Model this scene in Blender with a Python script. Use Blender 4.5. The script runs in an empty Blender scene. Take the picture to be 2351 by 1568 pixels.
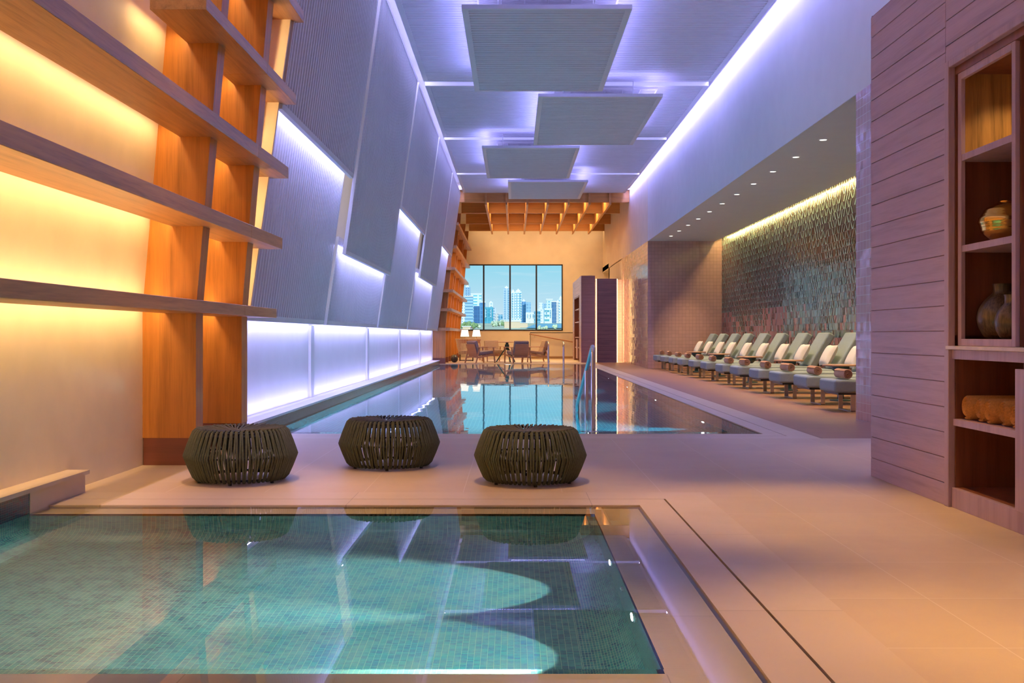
import bpy, math, random
from mathutils import Vector, Matrix
random.seed(7)
PI = math.pi
scene = bpy.context.scene
C = scene.collection

# ------------------------------------------------------------------ camera
F = 2400.0
cam_d = bpy.data.cameras.new('camera'); cam = bpy.data.objects.new('camera', cam_d); C.objects.link(cam)
cam_d.sensor_width = 36.0; cam_d.lens = 36.0 * F / 2351.0
cam_d.shift_x = -4.5 / 2351; cam_d.shift_y = -14.0 / 2351
cam_d.clip_start = 0.05; cam_d.clip_end = 6000
cam.location = (0, 0, 1.0); cam.rotation_euler = (PI / 2, 0, 0)
scene.camera = cam
vs = scene.view_settings
scene.display_settings.display_device = 'sRGB'
vs.view_transform = 'Standard'; vs.look = 'None'; vs.gamma = 1.0; vs.use_curve_mapping = False
vs.exposure = 0.0
cy = scene.cycles
cy.use_denoising = True
cy.max_bounces = 7; cy.diffuse_bounces = 4; cy.glossy_bounces = 4; cy.transmission_bounces = 5
cy.sample_clamp_indirect = 6.0
cy.use_light_tree = True

# ------------------------------------------------------------------ node helper
class NT:
    def __init__(s, tree): s.t = tree; tree.nodes.clear()
    def n(s, typ, ins=None, **kw):
        nd = s.t.nodes.new(typ)
        for k, v in kw.items(): setattr(nd, k, v)
        for k, v in (ins or {}).items():
            if isinstance(v, tuple) and len(v) == 2 and hasattr(v[0], 'outputs'):
                s.t.links.new(v[0].outputs[v[1]], nd.inputs[k])
            elif hasattr(v, 'outputs'): s.t.links.new(v.outputs[0], nd.inputs[k])
            else: nd.inputs[k].default_value = v
        return nd
    def math(s, op, a, b=0.0): return s.n('ShaderNodeMath', {0: a, 1: b}, operation=op)
    def vm(s, op, a, b=(0, 0, 0)): return s.n('ShaderNodeVectorMath', {0: a, 1: b}, operation=op)
    def mix(s, f, a, b):
        return s.n('ShaderNodeMixRGB', {0: f, 1: a, 2: b})
    def ramp(s, f, stops):
        r = s.n('ShaderNodeValToRGB', {0: f}); cr = r.color_ramp
        while len(cr.elements) < len(stops): cr.elements.new(0.5)
        for e, (p, c) in zip(cr.elements, stops): e.position = p; e.color = (*c, 1)
        return r
def c4(c): return (c[0], c[1], c[2], 1.0)
def srgb(r, g, b):
    f = lambda v: (v / 255) / 12.92 if v / 255 <= .04045 else ((v / 255 + .055) / 1.055) ** 2.4
    return (f(r), f(g), f(b))

# ------------------------------------------------------------------ sky (seen through the far window)
w = bpy.data.worlds.new('world'); scene.world = w; w.use_nodes = True
nt = NT(w.node_tree)
tc = nt.n('ShaderNodeTexCoord')
sep = nt.n('ShaderNodeSeparateXYZ', {0: (tc, 'Generated')})
sk = nt.ramp(sep.outputs[2] and (sep, 2), [(0.0, srgb(214, 232, 244)), (0.02, srgb(200, 229, 244)), (0.07, srgb(150, 219, 239)), (0.5, srgb(90, 170, 225))])
cl = nt.n('ShaderNodeTexNoise', {'Vector': nt.vm('MULTIPLY', (tc, 'Generated'), (6, 6, 60)), 'Scale': 3.0, 'Detail': 4.0})
clf = nt.ramp(cl, [(0.55, (0, 0, 0)), (0.8, (.35, .35, .35))])
skc = nt.mix(clf, sk, (0.9, 0.95, 1, 1))
bg = nt.n('ShaderNodeBackground', {0: skc, 1: 1.0})
nt.n('ShaderNodeOutputWorld', {0: bg})

# ------------------------------------------------------------------ lights
LAV = (0.34, 0.32, 1.0)
LAVW = (0.42, 0.41, 1.0)
WARM = (1.0, 0.65, 0.29)
WARM2 = (1.0, 0.66, 0.32)
def lamp(name, d, loc, direction=None):
    o = bpy.data.objects.new(name, d); C.objects.link(o); o.location = loc
    if direction is not None:
        o.rotation_euler = Vector(direction).to_track_quat('-Z', 'Y').to_euler()
    return o
def strip(name, p0, p1, width, direction, wpm, col):
    """LED strip: area light from p0 to p1, facing direction, watts per metre"""
    p0 = Vector(p0); p1 = Vector(p1); d = Vector(direction).normalized()
    ax = (p1 - p0); L = ax.length; ax.normalize()
    d = (d - ax * d.dot(ax)).normalized()
    z = -d; x = ax; y = z.cross(x)
    l = bpy.data.lights.new(name, 'AREA'); l.shape = 'RECTANGLE'; l.size = L; l.size_y = width
    l.energy = wpm * L; l.color = col
    o = bpy.data.objects.new(name, l); C.objects.link(o)
    m = Matrix((x, y, z)).transposed().to_4x4(); m.translation = (p0 + p1) / 2
    o.matrix_world = m
    return o
def spot(name, loc, direction, power, col, ang, blend=0.6, r=0.03):
    l = bpy.data.lights.new(name, 'SPOT'); l.energy = power; l.color = col
    l.spot_size = math.radians(ang); l.spot_blend = blend; l.shadow_soft_size = r
    return lamp(name, l, loc, direction)

sun = bpy.data.lights.new('sun', 'SUN'); sun.energy = 3.2; sun.angle = 0.01; sun.color = (1, .96, .9)
lamp('sun', sun, (0, -20, 30), (0.35, 0.8, -0.55))

# hall: ceiling coves and gaps
strip('cove_light_right', (3.945, -2.5, 6.14), (3.945, 36.8, 6.14), 0.03, (0.45, 0, -1), 17, LAV)
strip('cove_light_left', (-1.81, -2.5, 6.26), (-1.81, 36.8, 6.26), 0.03, (-0.3, 0, -1), 12, LAVW)
GAPS = [(14.9, 15.2), (20.6, 20.94), (26.4, 26.72), (32.2, 32.5)]
for a, b in GAPS:
    strip('ceiling_gap_light', (-1.75, (a + b) / 2, 6.12), (3.85, (a + b) / 2, 6.12), 0.2, (0, 0, -1), 2.4, LAVW)
FLOAT = [(.2, 2.6, 3.2, 8.2), (.465, 2.84, 8.9, 13.9), (-.73, 1.65, 14.56, 19.5), (.465, 2.84, 19.93, 25.0), (-.78, 1.6, 25.4, 30.3), (-.18, 2.2, 31.0, 34.9)]
for x0, x1, y0, y1 in FLOAT:
    z = 5.66; i = 0.06; P = 6.2 if y0 > 5 else 3.0
    strip('panel_light', (x0 + i, y0 + .1, z), (x0 + i, y1 - .1, z), .03, (-.3, 0, 1), P, LAV)
    strip('panel_light', (x1 - i, y0 + .1, z), (x1 - i, y1 - .1, z), .03, (.3, 0, 1), P, LAV)
    strip('panel_light', (x0 + .1, y0 + i, z), (x1 - .1, y0 + i, z), .03, (0, -.3, 1), P * .7, LAV)
    strip('panel_light', (x0 + .1, y1 - i, z), (x1 - .1, y1 - i, z), .03, (0, .3, 1), P * .7, LAV)
# hall: leaning wall panels
LEAN = 0.14
def PX(z): return -2.6 + LEAN * (z - 1.15)
COLS = [(10.15, 14.66, 3.2), (14.9, 20.3, 2.16), (20.55, 26.0, 3.5), (26.25, 31.7, 2.46), (31.95, 36.6, 3.75)]
for y0, y1, zb in COLS:
    strip('wall_panel_light', (PX(zb + .12) - .01, y0 + .05, zb + .12), (PX(zb + .12) - .01, y1 - .05, zb + .12), .03, (-.35, 0, -1), 10, LAVW)
    strip('wall_base_light', (-2.78, y0 + .01, 1.17), (-2.78, y1, 1.17), .03, (-.4, 0, -1), 4.2, LAVW)
    strip('wall_base_light', (-2.77, y0, .135), (-2.77, y1, .135), .03, (-.35, 0, 1), 3.2, LAVW)
for k in range(4):
    ya, yb = COLS[k][1], COLS[k + 1][0]
    strip('wall_gap_glow', (PX(1.3) - .15, ya + .75, 1.3), (PX(5.9) - .15, ya + .75, 5.9), 1.5, (1, 0, 0), 2.2, (1, .84, .80))  # glowing sheet added in place of lit plaster behind the gaps
strip('shelf_end_fill', (-2.78, 9.63, 1.4), (-2.42, 9.63, 5.6), .03, (.5, 1, 0), 6, WARM)  # added strip that brightens the wall step behind the upright
# niche
strip('niche_cove_light', (6.17, 12.6, 3.95), (6.17, 31.6, 3.95), .04, (.35, 0, -1), 12, (1, .74, .26))
DL = [13.8 + 1.48 * k for k in range(12)]
for d in DL:
    spot('niche_downlight', (4.52, d, 3.84), (0.10, 0, -1), 210, WARM2, 75, .8, .03)
for k in range(6):
    spot('niche_fill_light', (5.3, 14.5 + 3.0 * k, 3.84), (0, 0, -1), 140, WARM2, 60, .8, .03)  # invented fill spots that brighten the niche, not real soffit fittings
spot('end_wall_downlight', (5.2, 30.2, 3.84), (0, .42, -1), 230, WARM2, 46, 1.0, .03)
# front zone ceiling downlights (warm)
for x, y, p, a in ((1.7, 5.9, 850, 30), (2.1, 3.7, 900, 30), (-.2, 6.7, 560, 34), (-1.8, 6.7, 520, 34), (1.0, 2.6, 800, 40), (3.4, 8.5, 260, 30)):
    spot('ceiling_downlight_beam', (x, y, 5.5), (0, 0, -1), p, (1, .56, .19), a, .9, .05)
# shelving by the plunge pool
SH = [(1.17, 1.26, -2.316), (1.84, 1.95, -2.26), (2.53, 2.64, -2.20), (3.25, 3.35, -2.125), (4.05, 4.16, -2.05)]
def WX(z, y=0): return -2.86 + .085 * max(0, z - 1.2)
for i, (z0, z1, xf) in enumerate(SH):
    xb = WX(z0) + .135
    ys = [(-.5, 8.0), (8.26, 9.36), (9.62, 9.88)]
    if i == 3: ys = [(7.3, 8.0)] + ys[1:]
    for a, b in ys:
        strip('shelf_light', (xb, a, z1 - .02), (xb, b, z1 - .02), .03, (-.15, 0, -1), 3.5, WARM)
        if i == 0: strip('shelf_light', (xb, a, z1 - .01), (xb, b, z1 - .01), .03, (-.15, 0, 1), 3.0, WARM)
# far lounge
for k in range(6):
    for y in (38.6, 42.2, 45.6):
        x = -.62 + .73 * k
        strip('grid_light', (x - .28, y, 6.10), (x + .28, y, 6.10), .8, (0, 0, -1), 50, WARM)
for z in (1.22, 1.9, 2.56, 3.34, 4.1):
    strip('far_shelf_light', (WX(z) + .1, 37.1, z - .05), (WX(z) + .1, 47.0, z - .05), .03, (-.15, 0, -1), 4, WARM)
strip('far_wall_light', (-1.8, 47.3, 5.9), (3.9, 47.3, 5.9), .05, (0, .35, -1), 7, WARM2)
strip('alcove_light', (4.3, 45.2, 3.8), (5.4, 45.2, 3.8), .05, (0, .3, -1), 8, WARM2)
for x in (-1.2, .6, 2.0):
    spot('lounge_downlight', (x, 40.5, 5.6), (0, 0, -1), 500, WARM2, 60, .8, .05)
strip('shower_light', (3.04, 38.70, .02), (3.04, 38.70, 3.08), .02, (-.2, 1, 0), 9, WARM)
strip('shower_light', (3.83, 38.70, .02), (3.83, 38.70, 3.08), .02, (.6, 1, 0), 14, WARM)
# cabinet top bay lamp
spot('cabinet_spot', (2.85, 5.75, 2.50), (0, 0.25, -1), 9, WARM, 100, .8, .02)
# underwater lamps
for y in (4.8, 3.9):
    spot('plunge_light_beam', (.43, y, -.13), (-1, .06, -.50), 850, (1, .90, .90), 60, 1.0, .01)
for x in (-2.1, -1.1, -.1):
    spot('plunge_fill_beam', (x, 3.19, -.22), (0, 1, -.25), 10, (.75, 1, .95), 150, .9, .04)  # added fill on the unseen near wall, brightens the basin
for k in (0, 1, 2, 3, 5):
    spot('pool_light_beam', (2.22, 12.3 + 4.1 * k, -.3), (-1, 0, -.15), 800, (.6, .92, 1), 120, .6, .03)

# ------------------------------------------------------------------ mesh builder
W = {}
class MB:
    def __init__(s): s.v = []; s.f = []; s.m = []; s.uv = {}
    def quad(s, a, b, c, d, mi=0, uv=None):
        i = len(s.v); s.v += [a, b, c, d]; s.f.append((i, i + 1, i + 2, i + 3)); s.m.append(mi)
        if uv: s.uv[len(s.f) - 1] = uv
        return s
    def poly(s, pts, mi=0):
        i = len(s.v); s.v += list(pts); s.f.append(tuple(range(i, i + len(pts)))); s.m.append(mi); return s
    def hexa(s, p, mi=0):
        i = len(s.v); s.v += [tuple(q) for q in p]
        for f in ((0, 3, 2, 1), (4, 5, 6, 7), (0, 1, 5, 4), (1, 2, 6, 5), (2, 3, 7, 6), (3, 0, 4, 7)):
            s.f.append(tuple(i + k for k in f)); s.m.append(mi)
        return s
    def box(s, x0, x1, y0, y1, z0, z1, mi=0):
        return s.hexa([(x0, y0, z0), (x1, y0, z0), (x1, y1, z0), (x0, y1, z0), (x0, y0, z1), (x1, y0, z1), (x1, y1, z1), (x0, y1, z1)], mi)
    def lean(s, xa, xb, dx, y0, y1, z0, z1, mi=0):
        """box whose x shifts by dx from bottom to top"""
        return s.hexa([(xa, y0, z0), (xb, y0, z0), (xb, y1, z0), (xa, y1, z0), (xa + dx, y0, z1), (xb + dx, y0, z1), (xb + dx, y1, z1), (xa + dx, y1, z1)], mi)
    def bar(s, p0, p1, wx, wy, up=(0, 0, 1), mi=0):
        p0 = Vector(p0); p1 = Vector(p1); d = (p1 - p0).normalized(); u = Vector(up)
        if abs(d.dot(u)) > .98: u = Vector((0, 1, 0))
        a = d.cross(u).normalized() * wx / 2; b = a.cross(d).normalized() * wy / 2
        return s.hexa([p0 - a - b, p0 + a - b, p0 + a + b, p0 - a + b, p1 - a - b, p1 + a - b, p1 + a + b, p1 - a + b], mi)
    def tube(s, pts, r, n=8, closed=False, mi=0, caps=True):
        pts = [Vector(p) for p in pts]; N = len(pts); base = len(s.v); prev = None
        rr = r if isinstance(r, (list, tuple)) else [r] * N
        for i, p in enumerate(pts):
            if closed: t = (pts[(i + 1) % N] - pts[i - 1])
            else: t = pts[min(i + 1, N - 1)] - pts[max(i - 1, 0)]
            t.normalize()
            if prev is None:
                u = Vector((0, 0, 1)) if abs(t.z) < .9 else Vector((1, 0, 0))
                a = t.cross(u).normalized()
            else: a = (prev - t * prev.dot(t)).normalized()
            prev = a; b = t.cross(a)
            for k in range(n):
                an = 2 * PI * k / n; s.v.append(tuple(p + (a * math.cos(an) + b * math.sin(an)) * rr[i]))
        for i in range(N if closed else N - 1):
            j = (i + 1) % N
            for k in range(n):
                l = (k + 1) % n
                s.f.append((base + i * n + k, base + i * n + l, base + j * n + l, base + j * n + k)); s.m.append(mi)
        if caps and not closed:
            s.f.append(tuple(base + k for k in reversed(range(n)))); s.m.append(mi)
            s.f.append(tuple(base + (N - 1) * n + k for k in range(n))); s.m.append(mi)
        return s
    def lathe(s, prof, c=(0, 0, 0), n=32, mi=0):
        base = len(s.v)
        for r, z in prof:
            for k in range(n):
                an = 2 * PI * k / n; s.v.append((c[0] + r * math.cos(an), c[1] + r * math.sin(an), c[2] + z))
        for i in range(len(prof) - 1):
            for k in range(n):
                l = (k + 1) % n
                s.f.append((base + i * n + k, base + i * n + l, base + (i + 1) * n + l, base + (i + 1) * n + k)); s.m.append(mi)
        s.f.append(tuple(base + k for k in reversed(range(n)))); s.m.append(mi)
        e = base + (len(prof) - 1) * n
        s.f.append(tuple(e + k for k in range(n))); s.m.append(mi)
        return s
    def xf(s, M, i0=0):
        for i in range(i0, len(s.v)): s.v[i] = tuple(M @ Vector(s.v[i]))
        return s
    def build(s, name, mats, parent=None, smooth=False, bevel=0, local=False, seg=2):
        me = bpy.data.meshes.new(name)
        off = Vector((0, 0, 0)) if (parent is None or local) else W.get(parent.name, Vector((0, 0, 0)))
        me.from_pydata([(p[0] - off.x, p[1] - off.y, p[2] - off.z) for p in s.v], [], s.f)
        me.polygons.foreach_set('material_index', s.m)
        if not isinstance(mats, (list, tuple)): mats = [mats]
        for m in mats: me.materials.append(m)
        uvl = me.uv_layers.new(name='UVMap')
        for p in me.polygons:
            if p.index in s.uv:
                for li, q in zip(p.loop_indices, s.uv[p.index]): uvl.data[li].uv = q
                continue
            n = p.normal; ax = max(range(3), key=lambda k: abs(n[k]))
            for li in p.loop_indices:
                co = s.v[me.loops[li].vertex_index]
                uvl.data[li].uv = (co[1], co[2]) if ax == 0 else ((co[0], co[2]) if ax == 1 else (co[0], co[1]))
        if smooth:
            me.polygons.foreach_set('use_smooth', [True] * len(me.polygons))
            try: me.set_sharp_from_angle(angle=math.radians(40))
            except Exception: pass
        me.validate(); me.update()
        o = bpy.data.objects.new(name, me); C.objects.link(o)
        if parent is not None: o.parent = parent
        W[o.name] = off.copy()
        if bevel:
            b = o.modifiers.new('bevel', 'BEVEL'); b.width = bevel; b.segments = seg; b.limit_method = 'ANGLE'
            if smooth: b.harden_normals = True
        return o
def thing(name, label, cat, loc=(0, 0, 0), group=None, rz=0):
    o = bpy.data.objects.new(name, None); C.objects.link(o); o.location = loc; o.rotation_euler = (0, 0, rz)
    o.empty_display_size = .1
    W[o.name] = Vector(loc)
    return tag(o, label, cat, group)
def tag(o, label, cat, group=None):
    o['label'] = label; o['category'] = cat
    if group: o['group'] = group
    return o
def struct(name, mb, m, **k):
    o = mb.build(name, m, **k); o['kind'] = 'structure'; return o
def copy_tree(o, parent=None):
    c = o.copy(); C.objects.link(c)
    if parent is not None: c.parent = parent
    W[c.name] = W.get(o.name, Vector())
    for ch in list(o.children): copy_tree(ch, c)
    return c

# ------------------------------------------------------------------ materials
def new_mat(name):
    m = bpy.data.materials.new(name); m.use_nodes = True
    return m, NT(m.node_tree)
def bsdf(nt, col, rough=.5, **kw):
    ins = {'Base Color': col if hasattr(col, 'outputs') or (isinstance(col, tuple) and hasattr(col[0], 'outputs')) else c4(col), 'Roughness': rough}
    ins.update(kw)
    b = nt.n('ShaderNodeBsdfPrincipled', ins); nt.n('ShaderNodeOutputMaterial', {0: b}); return b
def plain(name, col, rough=.5, noise=.06, scale=8.0, metallic=0.0, bump=0.0, spec=.5):
    m, nt = new_mat(name); tc = nt.n('ShaderNodeTexCoord')
    no = nt.n('ShaderNodeTexNoise', {'Vector': (tc, 'Object'), 'Scale': scale, 'Detail': 4.0})
    d = tuple(max(0, c * (1 - noise)) for c in col); l = tuple(min(1, c * (1 + noise)) for c in col)
    r = nt.ramp(no, [(.3, d), (.7, l)])
    kw = {'Metallic': metallic, 'Specular IOR Level': spec}
    if bump: kw['Normal'] = nt.n('ShaderNodeBump', {'Strength': bump, 'Distance': .01, 'Height': no})
    bsdf(nt, r, rough, **kw); return m
def wood(name, col, axis='z', rough=.4, var=.35, sc=1.0, coat=0.0):
    m, nt = new_mat(name); tc = nt.n('ShaderNodeTexCoord')
    s = {'x': (.7, 14, 14), 'y': (14, .7, 14), 'z': (14, 14, .7)}[axis]
    v = nt.vm('MULTIPLY', (tc, 'Object'), tuple(k * sc for k in s))
    n1 = nt.n('ShaderNodeTexNoise', {'Vector': v, 'Scale': 1.2, 'Detail': 6.0, 'Distortion': .6})
    v2 = nt.vm('MULTIPLY', (tc, 'Object'), tuple(k * sc * 5 for k in s))
    n2 = nt.n('ShaderNodeTexNoise', {'Vector': v2, 'Scale': 1.5, 'Detail': 3.0})
    f = nt.math('ADD', nt.math('MULTIPLY', n1, .7), nt.math('MULTIPLY', n2, .3))
    d = tuple(c * (1 - var) for c in col); l = tuple(min(1, c * (1 + var * .6)) for c in col)
    r = nt.ramp(f, [(.32, d), (.5, col), (.68, l)])
    b = nt.n('ShaderNodeBump', {'Strength': .08, 'Distance': .003, 'Height': f})
    bsdf(nt, r, rough, Normal=b, **({'Coat Weight': coat, 'Coat Roughness': .25} if coat else {})); return m
def tiles(name, c1, c2, mortar, tw, th, ms=.003, offset=0.0, ox=0.0, oy=0.0, rough=.15, tilt=0.0, noise=None, nscale=.6, bump=.3, bias=0.0, coat=0.0):
    """UV in metres"""
    m, nt = new_mat(name); uv = nt.n('ShaderNodeUVMap', uv_map='UVMap')
    v = nt.vm('SUBTRACT', uv, (ox, oy, 0))
    br = nt.n('ShaderNodeTexBrick', {'Vector': v, 'Color1': c4(c1), 'Color2': c4(c2), 'Mortar': c4(mortar), 'Scale': 1.0, 'Mortar Size': ms,
               'Mortar Smooth': .1, 'Bias': bias, 'Brick Width': tw, 'Row Height': th}, offset=offset, offset_frequency=2, squash=1.0)
    col = (br, 0)
    if noise:
        nn = nt.n('ShaderNodeTexNoise', {'Vector': v, 'Scale': nscale, 'Detail': 5.0, 'Roughness': .7})
        mf = nt.math('MULTIPLY', nt.ramp(nn, [(.4, (0, 0, 0)), (.62, (1, 1, 1))]), nt.math('SUBTRACT', 1.0, (br, 1)))
        col = nt.mix(nt.math('MULTIPLY', mf, .6), (br, 0), c4(noise))
    bp = nt.n('ShaderNodeBump', {'Strength': bump, 'Distance': .002, 'Height': nt.math('SUBTRACT', 1.0, (br, 1))})
    nrm = bp
    if tilt:
        cell = nt.vm('FLOOR', nt.vm('DIVIDE', v, (tw, th, 1)))
        wn = nt.n('ShaderNodeTexWhiteNoise', {'Vector': cell}, noise_dimensions='2D')
        off = nt.vm('MULTIPLY', nt.vm('SUBTRACT', (wn, 'Color'), (.5, .5, .5)), (tilt,) * 3)
        nrm = nt.vm('NORMALIZE', nt.vm('ADD', bp, off))
    kw = {'Normal': nrm}
    if coat: kw['Coat Weight'] = coat; kw['Coat Roughness'] = .05
    bsdf(nt, col, rough, **kw); return m
def emis(name, col, s):
    m, nt = new_mat(name); e = nt.n('ShaderNodeEmission', {0: c4(col), 1: s}); nt.n('ShaderNodeOutputMaterial', {0: e}); return m

M_plaster = plain('white_plaster', (.82, .80, .78), .7, .02, 3)
M_cream = plain('cream_plaster', (.80, .72, .58), .6, .04, 2.2)
M_creamwall = plain('cream_wallcovering', (.82, .70, .50), .55, .05, 3)
M_ribbed = plain('white_lacquer_panel', (.70, .70, .72), .45, .03, 4)
M_ceil = plain('ceiling_panel_paint', (.66, .66, .69), .5, .03, 4)
M_soffit = plain('soffit_paint', (.70, .68, .64), .6, .02, 3)
M_stone = tiles('limestone_floor', (.63, .50, .33), (.59, .465, .30), (.70, .60, .47), .632, .632, .0022, ox=.94, oy=4.609, rough=.42, noise=(.55, .42, .29), nscale=1.4, bump=.1)
M_cope = tiles('limestone_coping', (.66, .54, .39), (.61, .49, .35), (.42, .33, .22), 5.0, 1.45, .0025, ox=.3, oy=5.25, rough=.4, noise=(.60, .48, .31), nscale=2.5, bump=.1)
M_copex = tiles('limestone_coping_cross', (.66, .54, .39), (.61, .49, .35), (.42, .33, .22), 1.45, 5.0, .0025, ox=.46, oy=1.0, rough=.4, noise=(.60, .48, .31), nscale=2.5, bump=.1)
M_dark = plain('dark_gap', (.02, .018, .015), .8)
M_teal = tiles('teal_glass_mosaic', srgb(28, 136, 130), srgb(8, 72, 106), srgb(165, 190, 150), .025, .0125, .0009, rough=.22, noise=srgb(100, 165, 155), nscale=9, bump=.15)
M_mos_d = tiles('dark_glass_mosaic', srgb(60, 90, 90), srgb(90, 60, 70), srgb(110, 105, 100), .025, .0125, .0011, rough=.2, noise=srgb(30, 90, 100), nscale=12, bump=.15)
M_pool = tiles('blue_pool_mosaic', srgb(20, 130, 160), srgb(10, 90, 130), srgb(120, 190, 190), .05, .05, .003, rough=.25, noise=srgb(30, 150, 165), nscale=6, bump=.1)
M_pink = tiles('pink_ceramic_tile', (.55, .33, .29), (.50, .30, .27), (.30, .19, .18), .105, .105, .003, rough=.12, tilt=.03, ox=4.07, oy=-.005)
M_pinkp = tiles('pink_glazed_tile', (.60, .38, .36), (.53, .33, .32), (.72, .62, .62), .105, .105, .003, rough=.08, tilt=.05)
M_deck = tiles('teak_decking', (.40, .20, .10), (.35, .17, .085), (.14, .08, .05), 3.0, .045, .003, rough=.45, bump=.6, noise=(.33, .17, .09), nscale=3)
M_shelf = wood('oak_shelf_wood', (.48, .25, .10), 'y', .38)
M_fin = wood('oak_upright_wood', (.50, .19, .03), 'z', .35, .3)
M_beam = wood('oak_beam_wood', (.60, .27, .06), 'x', .45, .2)
M_cab = wood('rosy_cedar_plank', (.48, .33, .41), 'y', .4, .22, coat=.15)
M_cabd = wood('cabinet_inner_wood', (.22, .075, .035), 'z', .4, .3)
M_cabf = wood('cabinet_frame_wood', (.46, .31, .37), 'z', .38, .2)
M_zebra = wood('striped_veneer', (.50, .27, .08), 'z', .4, .5, 1.6)
M_plankd = wood('dark_slat_wood', (.22, .12, .10), 'x', .4, .3)
M_teak = wood('teak_furniture', (.46, .25, .16), 'x', .4, .25, 2)
M_rope = plain('olive_rope', (.085, .095, .045), .75, .15, 60, bump=.3)
M_ropet = plain('olive_rope_top', (.085, .088, .055), .7, .15, 60, bump=.3)
M_black = plain('black_metal', (.02, .02, .022), .35)
M_steel = plain('polished_steel', (.75, .74, .73), .1, .02, 5, metallic=1.0)
M_legm = plain('champagne_metal', (.55, .48, .44), .3, .03, 8, metallic=.8)
M_sage = plain('sage_fabric', (.28, .35, .37), .85, .05, 30, bump=.15)
M_pillow = plain('ivory_linen', (.80, .76, .74), .9, .03, 25, bump=.15)
M_towel = plain('tan_terry', (.56, .31, .20), .95, .12, 120, bump=.6)
M_towelo = plain('ochre_terry', (.62, .28, .07), .95, .15, 120, bump=.6)
M_tealm = plain('dark_teal_metal', (.03, .09, .10), .4)
M_mauve = plain('mauve_cushion', (.30, .25, .27), .85, .05, 30)
M_tan = plain('taupe_cushion', (.42, .30, .22), .85, .05, 30)
M_creamr = plain('cream_rope', (.62, .50, .34), .8, .1, 40)
M_shade = emis('lit_lamp_shade', (1, .93, .82), 1.3)
M_led = emis('downlight_lens', (1, .93, .8), 6.0)
M_ledw = emis('warm_led_strip', (1, .62, .22), 7.0)
M_pled = emis('pool_lamp_lens', (.9, 1, 1), 14.0)
M_blackf = plain('black_window_frame', (.015, .015, .018), .4)
M_stonet = plain('counter_stone', (.70, .58, .50), .3, .08, 12)
def m_water(name, bump, scale, ior=1.33):
    m, nt = new_mat(name); tc = nt.n('ShaderNodeTexCoord')
    no = nt.n('ShaderNodeTexNoise', {'Vector': nt.vm('MULTIPLY', (tc, 'Object'), (1, .6, 1)), 'Scale': scale, 'Detail': 2.0})
    b = nt.n('ShaderNodeBump', {'Strength': bump, 'Distance': .02, 'Height': no})
    bsdf(nt, (1, 1, 1), 0.0, **{'IOR': ior, 'Transmission Weight': 1.0, 'Normal': b}); return m
M_water = m_water('pool_water', .06, 2.6)
M_water2 = m_water('plunge_water', .012, 1.2, 1.21)
def m_film():
    m, nt = new_mat('thin_water_film')
    fr = nt.n('ShaderNodeFresnel', {0: 1.33}); g = nt.n('ShaderNodeBsdfGlossy', {'Roughness': .0}); t = nt.n('ShaderNodeBsdfTransparent', {0: (.93, .97, .92, 1)})
    mx = nt.n('ShaderNodeMixShader', {0: fr, 1: t, 2: g}); nt.n('ShaderNodeOutputMaterial', {0: mx}); return m
M_film = m_film()
def m_glass():
    m, nt = new_mat('window_glass')
    fr = nt.n('ShaderNodeFresnel', {0: 1.04}); g = nt.n('ShaderNodeBsdfGlossy', {'Roughness': .01}); t = nt.n('ShaderNodeBsdfTransparent', {0: (.97, .99, 1, 1)})
    mx = nt.n('ShaderNodeMixShader', {0: fr, 1: t, 2: g}); nt.n('ShaderNodeOutputMaterial', {0: mx}); return m
M_glass = m_glass()
def m_vase(name, c1, c2, rough, metal=0.0):
    m, nt = new_mat(name); tc = nt.n('ShaderNodeTexCoord')
    no = nt.n('ShaderNodeTexNoise', {'Vector': nt.vm('MULTIPLY', (tc, 'Object'), (60, 60, 5)), 'Scale': 1.5, 'Detail': 4.0})
    r = nt.ramp(no, [(.35, c1), (.65, c2)])
    bsdf(nt, r, rough, Metallic=metal, Normal=nt.n('ShaderNodeBump', {'Strength': .2, 'Distance': .004, 'Height': no})); return m
M_brass = plain('polished_brass', (.80, .48, .10), .16, .04, 6, metallic=1.0)
M_vase = m_vase('bronze_glaze', (.06, .04, .02), (.15, .10, .05), .28, .3)

# ------------------------------------------------------------------ FLOORS
TOP = 0.0
fl = MB()
def slab(mb, x0, x1, y0, y1, z=0.0, t=.25, mi=0): mb.box(x0, x1, y0, y1, z - t, z, mi)
slab(fl, -3.3, 2.98, 6.66, 10.15); slab(fl, 1.195, 6.6, -3.2, 6.66); slab(fl, 2.98, 6.6, 6.66, 10.15)
slab(fl, -3.3, 1.195, -3.2, 2.2)
struct('floor', fl, M_stone)
fl = MB(); slab(fl, 2.98, 6.6, 10.15, 38.4); struct('floor.001', fl, M_deck)
fl = MB(); slab(fl, -3.4, 2.98, 36.98, 48.2); slab(fl, 2.98, 6.6, 38.4, 48.2); struct('floor.002', fl, M_stone)

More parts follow.
